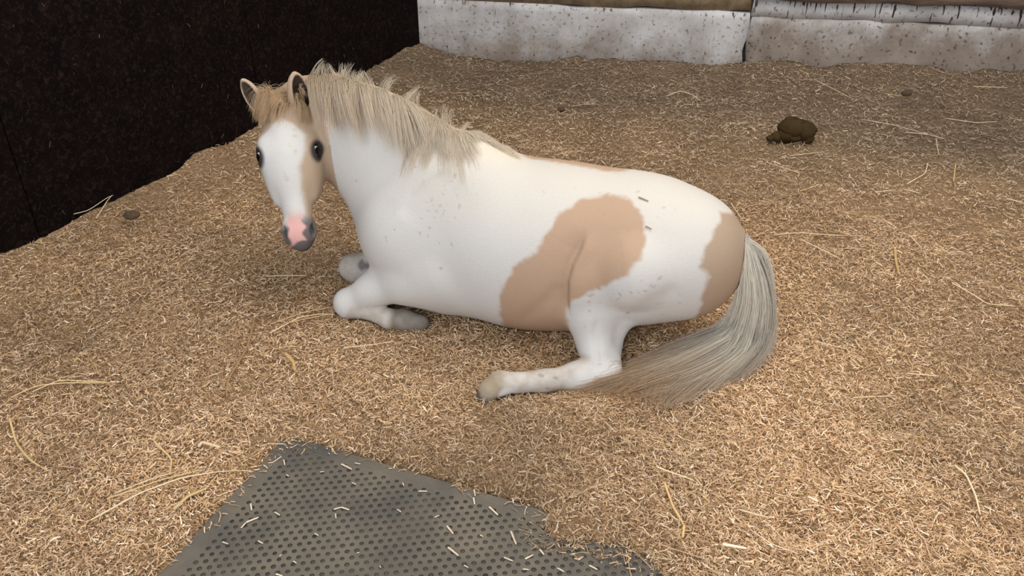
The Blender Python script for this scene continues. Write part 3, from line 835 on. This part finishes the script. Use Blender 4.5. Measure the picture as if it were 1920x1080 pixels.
# --- hair
def strands_mesh(name, paths, rad, cols, mat, parent, sides=3):
    """paths (n,m,3) ; rad (n,m) ; cols (n,m,3)"""
    n, m, _ = paths.shape
    T = np.gradient(paths, axis=1); T /= np.linalg.norm(T, axis=2, keepdims=True) + 1e-9
    up = np.array([0.31, 0.22, 0.92]); A = np.cross(T, up); A /= np.linalg.norm(A, axis=2, keepdims=True) + 1e-9
    B = np.cross(T, A)
    V = np.stack([paths + rad[..., None] * (A * math.cos(2*math.pi*k/sides) + B * math.sin(2*math.pi*k/sides)) for k in range(sides)], 2)
    idx = np.arange(n*m*sides).reshape(n, m, sides)
    nx = np.roll(idx, -1, 2)
    Q = np.stack([idx[:, :-1], nx[:, :-1], nx[:, 1:], idx[:, 1:]], -1).reshape(-1, 4)
    cc = np.repeat(cols[:, :, None, :], sides, 2).reshape(-1, 3)
    return fast_mesh(name, V.reshape(-1, 3), Q, mat, parent, True, cc)

def grow(roots, dirs, lens, m, offset, gravity, drift=None, wob=0.0, stiff=0.85):
    n = len(roots); P = np.zeros((n, m, 3)); P[:, 0] = roots
    d = dirs / np.linalg.norm(dirs, axis=1, keepdims=True)
    step = lens / (m - 1); ph = rng.random((n, 3)) * 6.28
    for i in range(1, m):
        d = d * stiff + np.array([0, 0, -1.0]) * gravity[:, None]
        if drift is not None: d = d + drift
        d = d + wob * np.sin(ph + i * 1.1)
        d /= np.linalg.norm(d, axis=1, keepdims=True)
        p = P[:, i-1] + d * step[:, None]
        for _ in range(2):
            f = field(p); pen = np.clip(offset - f, 0, 0.04)
            p = p + grad(p) * pen[:, None]
        d2 = p - P[:, i-1]; d = d2 / (np.linalg.norm(d2, axis=1, keepdims=True) + 1e-9)
        P[:, i] = P[:, i-1] + d * step[:, None]
    return P
def clump(P, ids, amount):
    m = P.shape[1]; w = np.linspace(0, 1, m)[None, :, None]**1.2 * amount
    for c in np.unique(ids):
        s = ids == c
        ctr = P[s][0:1]
        P[s] = P[s] * (1 - w) + ctr * w
    return P
HAIRC = np.array([0.93, 0.85, 0.72])
def make_mane():
    nC = 120; per = 66; n = nC * per
    ids = np.repeat(np.arange(nC), per)
    tc_ = np.sort(rng.random(nC)) * 0.93; t = np.clip(tc_[ids] + rng.normal(0, 0.012, n), 0, 1)
    roots = along(cr, t) + rng.normal(0, 1, (n, 3)) * np.array([0.004, 0.010, 0.002]) + np.array([0, 0, 0.002])
    lenC = np.interp(tc_, [0, 0.12, 0.4, 0.62, 0.69, 0.75, 1], [0.17, 0.21, 0.21, 0.20, 0.19, 0.06, 0.025]) * (0.65 + 0.6 * rng.random(nC))
    lens = lenC[ids] * (0.60 + 0.55 * rng.random(n))
    dC = np.stack([rng.normal(0.05, 0.14, nC), rng.normal(-0.95, 0.15, nC), np.abs(rng.normal(0.22, 0.15, nC))], -1)
    dC[:, 0] += np.interp(tc_, [0.72, 0.8, 1], [0, 0.7, 1.0]); dC[:, 2] *= np.interp(tc_, [0.72, 0.8], [1, 0.4])
    dirs = dC[ids] + rng.normal(0, 0.06, (n, 3))
    offs = 0.001 + 0.009 * rng.random(nC)[ids] * np.interp(t, [0, 0.6, 0.8, 1], [1, 0.8, 0.3, 0.15])
    P = grow(roots, dirs, lens, 10, offs, np.full(n, 0.20), np.array([0.035, -0.01, 0]), 0.008)
    P = clump(P, ids, 0.40)
    tint = (0.93 + 0.14 * rng.random(nC))[ids] * (0.92 + 0.16 * rng.random(n))
    warm = np.interp(t, [0, 0.12, 0.3, 1], [0.75, 0.5, 0.15, 0.1])[:, None]
    base = HAIRC * (1 - warm) + np.array([0.70, 0.56, 0.40]) * warm
    w = np.linspace(0, 1, 10)[None, :, None]
    cols = (base * tint[:, None])[:, None, :] * (1 - 0.35 * w) + np.array([0.92, 0.90, 0.87]) * 0.35 * w
    rad = np.linspace(1, 0.3, 10)[None] * (0.0005 + 0.0003 * rng.random(n))[:, None]
    # loose tufts standing off the crest
    nT = 26; pT = 20; k = nT * pT; idt = np.repeat(np.arange(nT), pT)
    tt = np.concatenate([rng.random(12) * 0.22, rng.random(14) * 0.75])
    t2 = tt[idt] + rng.normal(0, 0.008, k)
    r2 = along(cr, np.clip(t2, 0, 1)) + rng.normal(0, 0.005, (k, 3))
    d2 = np.stack([rng.normal(-0.1, 0.5, nT), rng.normal(0.1, 0.4, nT), np.full(nT, 1.0)], -1)[idt] + rng.normal(0, 0.12, (k, 3))
    l2 = (0.03 + 0.04 * rng.random(nT))[idt] * (0.7 + 0.5 * rng.random(k))
    P2 = clump(grow(r2, d2, l2, 10, np.full(k, 0.003), np.full(k, 0.07), np.array([0.03, 0, 0]), 0.03), idt, 0.5)
    c2 = np.tile(HAIRC * 1.02, (k, 10, 1)); rd2 = np.linspace(1, 0.3, 10)[None] * np.full((k, 1), 0.0006)
    return strands_mesh('mane', np.concatenate([P, P2]), np.concatenate([rad, rd2]), np.concatenate([cols, c2]), M_hair, pony)
make_mane()

def make_forelock():
    nC = 36; per = 70; n = nC * per; ids = np.repeat(np.arange(nC), per)
    lC = np.linspace(-0.030, 0.040, nC) + rng.normal(0, 0.006, nC)
    l = lC[ids] + rng.normal(0, 0.006, n)
    dd = rng.normal(0.006, 0.010, n)
    roots = np.stack([hp(a, 0.030, b) for a, b in zip(dd, l)])
    f = field(roots); roots = roots - grad(roots) * f[:, None]
    dirs = -hd * 0.75 + hn * 0.70 + hl * (-0.40) 
    dirs = np.tile(dirs, (n, 1)) + rng.normal(0, 0.10, (nC, 3))[ids] + rng.normal(0, 0.05, (n, 3)) 
    lens = (0.085 + 0.04 * rng.random(nC))[ids] * (0.85 + 0.25 * rng.random(n))
    P = grow(roots, dirs, lens, 13, 0.004 + 0.024 * rng.random(nC)[ids], np.full(n, 0.30), -hl * 0.03, 0.004)
    P = clump(P, ids, 0.4)
    tint = (0.85 + 0.25 * rng.random(nC))[ids] * (0.9 + 0.2 * rng.random(n))
    cols = np.repeat((np.array([0.80, 0.64, 0.45]) * tint[:, None])[:, None, :], 13, 1)
    rad = np.linspace(1, 0.35, 13)[None] * np.full((n, 1), 0.0006)
    return strands_mesh('forelock', P, rad, cols, M_hair, pony)
make_forelock()

def make_tail():
    A = at(1390, 456, 2.055)
    def g(*pts): return np.array(pts)
    d0 = at(1412, 465, 2.05)
    guides = [
        g(A, at(1412, 472, 2.06), at(1422, 560, 2.06), atz(1425, 642, 0.03), atz(1450, 660, 0.012)),
        g(A, at(1410, 474, 2.05), at(1420, 560, 2.05), atz(1418, 645, 0.05), atz(1385, 690, 0.020), atz(1325, 722, 0.015)),
        g(A, at(1408, 476, 2.04), at(1417, 562, 2.03), atz(1407, 645, 0.055), atz(1340, 692, 0.03), atz(1252, 768, 0.014)),
        g(A, at(1406, 478, 2.03), at(1414, 562, 2.02), atz(1397, 645, 0.06), atz(1310, 692, 0.04), atz(1225, 728, 0.025), atz(1225, 772, 0.014)),
        g(A, at(1404, 480, 2.02), at(1412, 562, 2.01), atz(1388, 640, 0.06), atz(1290, 682, 0.045), atz(1185, 712, 0.04), atz(1075, 734, 0.022)),
        g(A, at(1403, 482, 2.02), at(1410, 560, 2.01), atz(1380, 632, 0.06), atz(1275, 672, 0.045), atz(1178, 705, 0.04), atz(1085, 727, 0.028)),
        g(A, at(1402, 484, 2.02), at(1408, 558, 2.01), atz(1372, 625, 0.06), atz(1270, 662, 0.04), atz(1195, 694, 0.03), atz(1140, 714, 0.03)),
    ]
    m = 15
    def resample(gd):
        s = np.concatenate([[0], np.cumsum(np.linalg.norm(np.diff(gd, axis=0), axis=1))]); s /= s[-1]
        tt = np.linspace(0, 1, 80)
        p = np.stack([np.interp(tt, s, gd[:, i]) for i in range(3)], -1)
        for _ in range(14):
            p[1:-1] = p[1:-1] * 0.5 + (p[:-2] + p[2:]) * 0.25
        return np.stack([np.interp(np.linspace(0, 1, m), tt, p[:, i]) for i in range(3)], -1)
    G = np.stack([resample(x) for x in guides])
    nC = 90; per = 56; n = nC * per; ids = np.repeat(np.arange(nC), per)
    u = np.clip(rng.random(nC)**1.05 * (len(G) - 1), 0, len(G) - 1.001); i0 = u.astype(int); f = (u - i0)[:, None, None]
    PC = G[i0] * (1 - f) + G[i0 + 1] * f
    w = np.linspace(0, 1, m)
    sp = 0.006 + 0.020 * np.sin(np.pi * np.clip(w * 0.9, 0, 1))**0.8
    PC = PC + rng.normal(0, 1, (nC, 1, 3)) * np.array([0.9, 0.7, 0.6]) * sp[None, :, None]
    ph = rng.random((nC, 3)) * 6.28
    PC += 0.007 * np.sin(ph[:, None, :] + w[None, :, None] * 9) * w[None, :, None]
    P = PC[ids] + rng.normal(0, 1, (n, 1, 3)) * (0.004 + 0.011 * w * (1 - 0.35 * w))[None, :, None]
    # vary length
    L = 0.62 + 0.42 * rng.random(n)
    tt = np.clip(w[None, :] * L[:, None], 0, 1) * (m - 1); k = np.clip(tt.astype(int), 0, m - 2); fr = (tt - k)[..., None]
    rows = np.arange(n)[:, None]
    P = P[rows, k] * (1 - fr) + P[rows, k + 1] * fr
    flat = P.reshape(-1, 3)
    zmin = H(flat[:, 0], flat[:, 1]) + 0.006 + 0.012 * np.repeat(rng.random(n), m)
    flat[:, 2] = np.maximum(flat[:, 2], zmin)
    for _ in range(2):
        fv = field(flat); pen = np.clip(0.004 - fv, 0, 0.03); flat = flat + grad(flat) * pen[:, None]
    P = flat.reshape(n, m, 3)
    tint = (0.82 + 0.26 * rng.random(nC))[ids] * (0.9 + 0.2 * rng.random(n))
    dirty = smooth(0.45, 1.0, w[None, :] * L[:, None] + rng.normal(0, 0.08, nC)[ids][:, None])[..., None] * np.clip(u[ids] / 3.0, 0.25, 1)[:, None, None]
    cols = (np.array([0.99, 0.96, 0.89]) * (1 - dirty) + np.array([0.74, 0.56, 0.37]) * dirty) * tint[:, None, None]
    rad = np.linspace(1, 0.4, m)[None] * (0.0006 + 0.0004 * rng.random(n))[:, None]
    return strands_mesh('tail', P, rad, cols, M_hair, pony)
make_tail()

# ------------------------------------------------------------------ loose chopped straw over the bedding
STRAW = np.array([[0.60, 0.43, 0.26], [0.50, 0.34, 0.19], [0.38, 0.24, 0.13], [0.68, 0.53, 0.36], [0.28, 0.17, 0.09], [0.56, 0.39, 0.17], [0.74, 0.62, 0.47]])
STRAW = STRAW * np.array([1.22, 1.19, 1.19])
SW = np.array([0.22, 0.21, 0.19, 0.16, 0.12, 0.04, 0.06])
def chip_positions(n, r0, r1, pw):
    u = rng.random(n)
    a = 2 - pw                              # density per area falls as r^-pw
    r = (r0**a + u * (r1**a - r0**a))**(1/a) if abs(a) > 1e-6 else r0 * (r1/r0)**u
    th = rng.uniform(math.radians(-46), math.radians(47), n)
    return r * np.sin(th), r * np.cos(th)
def scatter(n, r0, r1, pw, length, width, prism, name, tiltsd=0.28, zj=0.012):
    x, y = chip_positions(n, r0, r1, pw)
    dl, db = wall_dist(x, y)
    sd = poly_sd(x, y, mat_poly) + 0.012 * noise3(x * 28, y * 28, 1.1)
    ok = (dl > 0.02) & (db > 0.02) & ((sd > 0.004) | ((sd > -0.03) & (rng.random(n) < 0.12))) & (x < 3.4)
    x, y = x[ok], y[ok]; n = len(x)
    z = H(x, y) + rng.random(n) * zj
    inmat = poly_sd(x, y, mat_poly) < 0
    z = np.where(inmat, np.maximum(z, MAT_TOP + 0.004), z)
    fc = field(np.stack([x, y, z], -1)); inside = (fc < 0.004) & (x > LO[0]) & (x < HI[0]) & (y > LO[1]) & (y < HI[1]) & (z < HI[2])
    x, y, z = x[~inside], y[~inside], z[~inside]; n = len(x)
    rr = np.hypot(x, y)
    gs = np.clip(rr / 2.2, 1, 2)**0.25
    L = (length[0] + (length[1] - length[0]) * rng.random(n)**1.8) * gs
    W = (width[0] + (width[1] - width[0]) * rng.random(n)**2) * gs
    yaw = rng.random(n) * 2 * math.pi; tilt = rng.normal(0, tiltsd, n)
    d = np.stack([np.cos(yaw)*np.cos(tilt), np.sin(yaw)*np.cos(tilt), np.sin(tilt)], -1)
    side = np.stack([-np.sin(yaw), np.cos(yaw), np.zeros(n)], -1)
    roll = rng.normal(0, 0.6, n); upv = np.cross(d, side); s2 = side*np.cos(roll)[:, None] + upv*np.sin(roll)[:, None]; u2 = np.cross(d, s2)
    bend = rng.normal(0, 0.085, n) * L
    c = np.stack([x, y, z], -1)
    pts = [c - d*(L/2)[:, None], c + side*bend[:, None] + np.array([0, 0, 1])*np.abs(bend)[:, None]*0.5, c + d*(L/2)[:, None]]
    ci = rng.choice(len(STRAW), n, p=SW)
    big = noise3(x*1.3, y*1.3, 5.0) + 0.7*noise3(x*4.5, y*4.5, 2.0)
    cc = STRAW[ci] * (0.85 + 0.3*rng.random(n))[:, None] * (1 + 0.22*big)[:, None]
    # chips towards the back are greyed and dimmed to paint in the light falloff
    gr = far_falloff(x, y)[:, None]
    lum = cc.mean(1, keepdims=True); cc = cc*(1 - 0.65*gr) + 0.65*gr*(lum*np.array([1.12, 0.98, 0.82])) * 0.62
    if prism:
        V = []
        for p in pts:
            for k in range(3):
                a_ = 2*math.pi*k/3 + 0.5
                V.append(p + s2*(W/2*math.cos(a_))[:, None] + u2*(W*0.28*math.sin(a_))[:, None])
        V = np.stack(V, 1); b = np.arange(n)[:, None]*9; Qs = []
        for sg in range(2):
            for k in range(3):
                Qs.append(np.concatenate([b+sg*3+k, b+sg*3+(k+1) % 3, b+sg*3+3+(k+1) % 3, b+sg*3+3+k], 1))
        Q = np.concatenate(Qs); m = 9
    else:
        V = np.stack([q_ for p in pts for q_ in (p - s2*(W/2)[:, None], p + s2*(W/2)[:, None])], 1)
        b = np.arange(n)[:, None]*6
        Q = np.concatenate([np.concatenate([b, b+1, b+3, b+2], 1), np.concatenate([b+2, b+3, b+5, b+4], 1)]); m = 6
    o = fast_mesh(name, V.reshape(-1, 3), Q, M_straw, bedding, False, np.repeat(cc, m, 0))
    tag(o, kind='stuff'); return o
scatter(24000, 1.05, 2.9, 1.6, (0.010, 0.030), (0.0013, 0.0036), True, 'loose_straw')
scatter(158000, 1.05, 3.2, 1.5, (0.006, 0.024), (0.0010, 0.0030), False, 'loose_straw')
scatter(232000, 1.1, 5.7, 0.95, (0.007, 0.027), (0.0011, 0.0032), False, 'loose_straw')
scatter(5000, 1.1, 5.6, 0.9, (0.05, 0.11), (0.0016, 0.0034), True, 'loose_straw', 0.08, 0.016)

# ------------------------------------------------------------------ manure pile
def lump(c, r, seed, sq=(1, 1, 0.85)):
    V, Q = uv_sphere(np.zeros(3), 1.0, 20, 14)
    n = 1 + 0.16*noise3(*(V.T*2.3 + seed)) + 0.07*noise3(*(V.T*6 + seed))
    return V*n[:, None]*r*np.array(sq) + c, Q
pile = bpy.data.objects.new('manure_pile', None); C.objects.link(pile)
tag(pile, 'small dark brown heap of horse droppings on the straw', 'manure')
mpz = H(np.array([atz(1490, 262)[0]]), np.array([atz(1490, 262)[1]]))[0]
mp0 = atz(1486, 262, mpz)
mw = 0.0024
spots = [(-4, -2, 0.5, .058), (18, 0, 0.3, .052), (-14, 0, 0, .040), (12, -6, 0, .044), (22, 4, 0, .036), (-6, -10, 0, .036), (-30, 0, 0, .026), (0, 4, 0, .034), (30, -10, 0.01, .034), (4, -4, 1, .040), (-6, 2, .8, .036), (16, 0, .9, .036), (-44, 2, 0, .016), (2, 0, 1.6, .030)]
for i, (dx, dy, lv, r) in enumerate(spots):
    c = mp0 + np.array([dx*mw, -dy*mw*1.5, r*0.6 + lv*0.036])
    V, Q = lump(c, r, i*3.7)
    t = np.array([0.050, 0.032, 0.013]) * (0.8 + 0.5*random.random())
    fast_mesh('dung_ball', V, Q, M_dung, pile, True, np.tile(t, (len(V), 1)))
for i, (px, py, r) in enumerate([(247, 403, .020), (1700, 175, .018), (1052, 205, .014)]):
    p = atz(px, py); z = H(np.array([p[0]]), np.array([p[1]]))[0]; p = atz(px, py, z + r*0.5)
    V, Q = lump(p, r, 50 + i*2.2, (1.4, 1, 0.8))
    o = fast_mesh('dung_ball', V, Q, M_dung, None, True, np.tile(np.array([0.10, 0.072, 0.045]), (len(V), 1)))
    tag(o, ['small dried dropping on the straw bank by the dark boards', 'small dark dropping near the foot of the block wall', 'tiny dark dropping on the greyish straw beyond the pony'][i], 'dropping')

# ------------------------------------------------------------------ single long stalks
def stalk(path, r, colr, name, label, cat, group=None, flat=0.5):
    path = np.array(path, float); n = 14
    s = np.concatenate([[0], np.cumsum(np.linalg.norm(np.diff(path, axis=0), axis=1))]); s /= s[-1]
    tt = np.linspace(0, 1, n); P = np.stack([np.interp(tt, s, path[:, i]) for i in range(3)], -1)
    if len(path) > 2:
        P[1:-1] = P[1:-1]*0.6 + (P[:-2] + P[2:])*0.2
    V = []; sides = 5
    T = np.gradient(P, axis=0); T /= np.linalg.norm(T, axis=1, keepdims=True)
    A = np.cross(T, [0, 0, 1]); A /= np.linalg.norm(A, axis=1, keepdims=True) + 1e-9; B = np.cross(A, T)
    rr = r * np.interp(tt, [0, 0.08, 0.9, 1], [0.75, 1, 0.8, 0.45])
    for k in range(sides):
        a = 2*math.pi*k/sides
        V.append(P + A*(rr*math.cos(a))[:, None] + B*(rr*flat*math.sin(a))[:, None])
    V = np.stack(V, 1).reshape(-1, 3)
    idx = np.arange(n*sides).reshape(n, sides); nx = np.roll(idx, -1, 1)
    Q = np.stack([idx[:-1], nx[:-1], nx[1:], idx[1:]], -1).reshape(-1, 4)
    o = fast_mesh(name, V, Q, M_straw, None, True, np.tile(colr, (len(V), 1)))
    return tag(o, label, cat, group)
def bed_path(pts, lift=0.017):
    out = []
    for i, (px, py) in enumerate(pts):
        p = atz(px, py, 0.01)
        for _ in range(3):
            z = H(np.array([p[0]]), np.array([p[1]]))[0] + lift; p = atz(px, py, z)
        out.append(p)
    return out
PALE = np.array([0.70, 0.56, 0.36]); GOLD = np.array([0.62, 0.46, 0.22]); BROWN = np.array([0.36, 0.22, 0.11]); OCHRE = np.array([0.60, 0.40, 0.17])
long_px = [
  ([(20, 745), (70, 722), (130, 717), (205, 718)], .0030, GOLD), ([(60, 735), (110, 712), (200, 716)], .0022, PALE), 
  ([(18, 785), (30, 830), (55, 862), (85, 880)], .0032, GOLD), 
  ([(170, 975), (260, 925), (340, 895), (410, 884)], .0030, PALE), ([(200, 935), (300, 900), (380, 880)], .0026, GOLD), ([(215, 925), (290, 895), (330, 885)], .0022, PALE), 
  ([(410, 884), (450, 882), (482, 884)], .0022, PALE), ([(428, 845), (478, 862)], .0024, PALE), 
  ([(290, 828), (322, 860), (318, 890)], .0030, GOLD), 
  ([(500, 518), (540, 516), (575, 517)], .0030, PALE), ([(520, 603), (570, 585), (625, 575)], .0026, OCHRE), ([(505, 625), (560, 595), (600, 588), (628, 590)], .0024, PALE), 
  ([(540, 605), (580, 596), (626, 588)], .0024, OCHRE), ([(645, 652), (690, 647), (740, 640)], .0024, PALE), 
  ([(1450, 440), (1500, 436), (1560, 441), (1618, 442)], .0030, PALE), ([(1500, 448), (1535, 465), (1575, 485)], .0032, PALE), 
  ([(1785, 530), (1830, 555), (1850, 570), (1905, 574)], .0030, PALE), ([(1700, 248), (1740, 252), (1770, 260)], .0030, PALE), 
  ([(1625, 225), (1680, 235), (1740, 252)], .0028, PALE), ([(1660, 175), (1700, 182)], .0030, GOLD), ([(1825, 162), (1890, 164)], .0030, PALE), 
  ([(1775, 222), (1830, 230), (1870, 228)], .0028, PALE), ([(1700, 345), (1735, 325), (1740, 305)], .0026, PALE), ([(1640, 360), (1680, 356)], .0034, PALE), 
  ([(1695, 355), (1725, 362)], .0034, PALE), ([(1788, 340), (1792, 305)], .0030, OCHRE), ([(1888, 372), (1918, 380)], .0034, PALE), 
  ([(1440, 305), (1500, 325)], .0026, PALE), ([(1480, 292), (1540, 285)], .0024, PALE), ([(1500, 358), (1540, 345)], .0026, GOLD), 
  ([(1655, 410), (1685, 430)], .0026, PALE), ([(1705, 440), (1728, 465)], .0030, PALE), 
  ([(1790, 872), (1812, 890), (1830, 930), (1838, 965)], .0032, PALE), ([(1246, 905), (1262, 950), (1283, 985)], .0034, OCHRE), ([(1283, 985), (1280, 1008)], .0038, OCHRE), 
  ([(1355, 1020), (1400, 1028)], .0048, np.array([0.80, 0.66, 0.50])), ([(1385, 955), (1440, 970)], .0026, PALE), ([(1700, 700), (1760, 705)], .0026, PALE), 
  ([(1250, 180), (1275, 170), (1300, 178), (1315, 190)], .0030, PALE), ([(1530, 150), (1600, 186)], .0024, PALE), ([(1130, 345), (1180, 335)], .0024, PALE), 
  ([(100, 410), (165, 395), (205, 368), (212, 366)], .0024, PALE), ([(180, 410), (200, 378), (210, 366)], .0022, PALE), ([(960, 640), (985, 655), (1000, 625)], .0020, BROWN),
  ([(880, 603), (905, 605), (922, 622), (935, 640)], .0032, np.array([0.42, 0.30, 0.18])), ([(1370, 380), (1390, 410)], .0024, PALE), ([(1755, 60+200), (1760, 290)], .0022, PALE),
  ([(1230, 875), (1300, 900)], .0022, PALE), ([(380, 1000), (420, 960)], .0022, PALE), ([(1600, 745), (1680, 742)], .0022, PALE), ([(1530, 640), (1590, 655)], .0024, PALE),
]
def stalk_place(px, py):
    if py < 200 and px > 1000: return 'at the foot of the whitewashed wall'
    if px > 1400 and py < 330: return 'on the straw around the dark droppings'
    if px > 1090 and py < 420: return 'on the straw beyond the pony back'
    if px > 1400 and py < 620: return 'on the straw behind the pony tail'
    if px > 1150: return 'on the trodden straw in front of the tail tip'
    if px < 250 and py < 430: return 'on the straw bank against the dark boards'
    if px > 860 and py > 590: return 'along the belly beside the hind leg'
    if px > 490 and py < 670: return 'beside the bent fore knee and hoof'
    if px > 160 and py > 815: return 'on the straw beside the rubber mat edge'
    return 'on open straw between dark boards and rubber mat'
for p, r, c in long_px:
    tone = 'brown' if c[0] < 0.5 else ('ochre' if c is OCHRE else ('golden' if c is GOLD else 'pale'))
    pl = stalk_place(*np.mean(np.array(p), 0))
    stalk(bed_path(p), r * 0.95, c * random.uniform(1.05, 1.25), 'straw_stalk', f'{tone} long straw stalk lying {pl}', 'straw stalk', f'{tone} stalks {pl}')
stalk(bed_path([(477, 595), (472, 620), (462, 655), (440, 690), (424, 718), (425, 745)], 0.02), .0040, BROWN, 'straw_stalk', 'reddish-brown bent stalk with a dark tip lying between the wall bank and fore knee', 'straw stalk')
stalk(bed_path([(535, 662), (550, 678), (553, 695)], 0.02), .0060, OCHRE, 'straw_leaf', 'short ochre dry leaf blade lying near the fore hoof', 'dry leaf')
stalk(bed_path([(372, 838), (378, 828), (412, 838)], 0.02), .0050, PALE, 'straw_leaf', 'pale folded straw husk lying near the mat corner', 'dry leaf')
stalk(bed_path([(325, 955), (352, 930), (388, 915)], 0.015), .0055, GOLD, 'straw_leaf', 'yellow flattened straw blade lying beside the mat edge', 'dry leaf')
stalk(bed_path([(1678, 465), (1680, 490), (1686, 515)], 0.02), .0050, OCHRE, 'straw_leaf', 'curved ochre husk standing out of the straw right of the tail', 'dry leaf')
stalk(bed_path([(1130, 1078), (1128, 1045), (1130, 1025)], 0.02), .0036, OCHRE, 'straw_stalk', 'upright ochre stalk poking over the covered corner of the mat', 'straw stalk')

# pale bits on the mat
mat_bits = [(640, 870, 660, 880), (532, 862, 534, 872), (665, 868, 676, 870), (600, 885, 608, 884), (537, 890, 542, 893), (785, 921, 801, 921), (889, 918, 891, 930),
    (888, 933, 890, 946), (917, 950, 934, 966), (838, 986, 850, 1001), (958, 996, 968, 1021), (840, 1026, 860, 1042), (961, 935, 963, 944), (470, 944, 472, 957),
    (452, 990, 462, 979), (462, 979, 485, 970), (515, 960, 525, 966), (626, 955, 640, 951), (640, 951, 655, 956), (629, 963, 630, 972), (417, 1016, 428, 1020), (484, 1014, 493, 1019),
    (524, 1043, 528, 1040), (550, 1052, 556, 1056), (517, 1076, 530, 1080), (669, 1037, 674, 1036), (712, 1061, 714, 1064), (945, 1045, 962, 1052), (980, 1067, 992, 1068),
    (1012, 1030, 1020, 1040), (1045, 1065, 1058, 1072), (1085, 1050, 1094, 1043), (660, 905, 668, 908), (745, 955, 752, 960), (815, 970, 824, 966), (900, 1003, 906, 1006),
    (1065, 1003, 1044 + 30, 1015), (870, 1060, 878, 1064), (350, 1010, 358, 1016), (590, 1000, 597, 1004), (985, 1048, 1000, 1040), (1105, 1060, 1120, 1068), (755, 905, 757, 911)]
def bit_label(px, py, L):
    wh = 'near its bare corner' if py < 905 else ('by its straw-strewn edge' if px > 930 else ('beside its long straight edge' if px < 560 else 'on its open middle'))
    sz = 'longer' if L > 0.022 else 'tiny'
    return f'{sz} pale straw bit lying on the rubber mat {wh}', 'straw bit', f'{sz} straw bits on the mat {wh}'
for (x0, y0, x1, y1) in mat_bits:
    a, b = atz(x0, y0, MAT_TOP + 0.003), atz(x1, y1, MAT_TOP + 0.003)
    L = np.linalg.norm(b - a); w = 0.0011 + min(0.0018, L * 0.06)
    mid = (a + b) / 2 + np.array([0, 0, 0.0004])
    stalk([a, mid, b], w, np.array([0.74, 0.62, 0.46]) * random.uniform(0.85, 1.1), 'straw_bit', *bit_label(x0, y0, L))
# two bits clinging to the pony's rump
for (x0, y0, x1, y1, lb) in ((1197, 370, 1216, 378, 'dark straw bit stuck on the pony croup above the large tan patch'), (1210, 424, 1222, 430, 'thin brown straw bit stuck on the pony beside the large tan patch')):
    a, b = cast(x0, y0), cast(x1, y1)
    g_ = grad(np.stack([a, b])); a, b = a + g_[0]*0.002, b + g_[1]*0.002
    stalk([a, (a+b)/2, b], .0022, BROWN * 0.8, 'straw_bit', lb, 'straw bit')
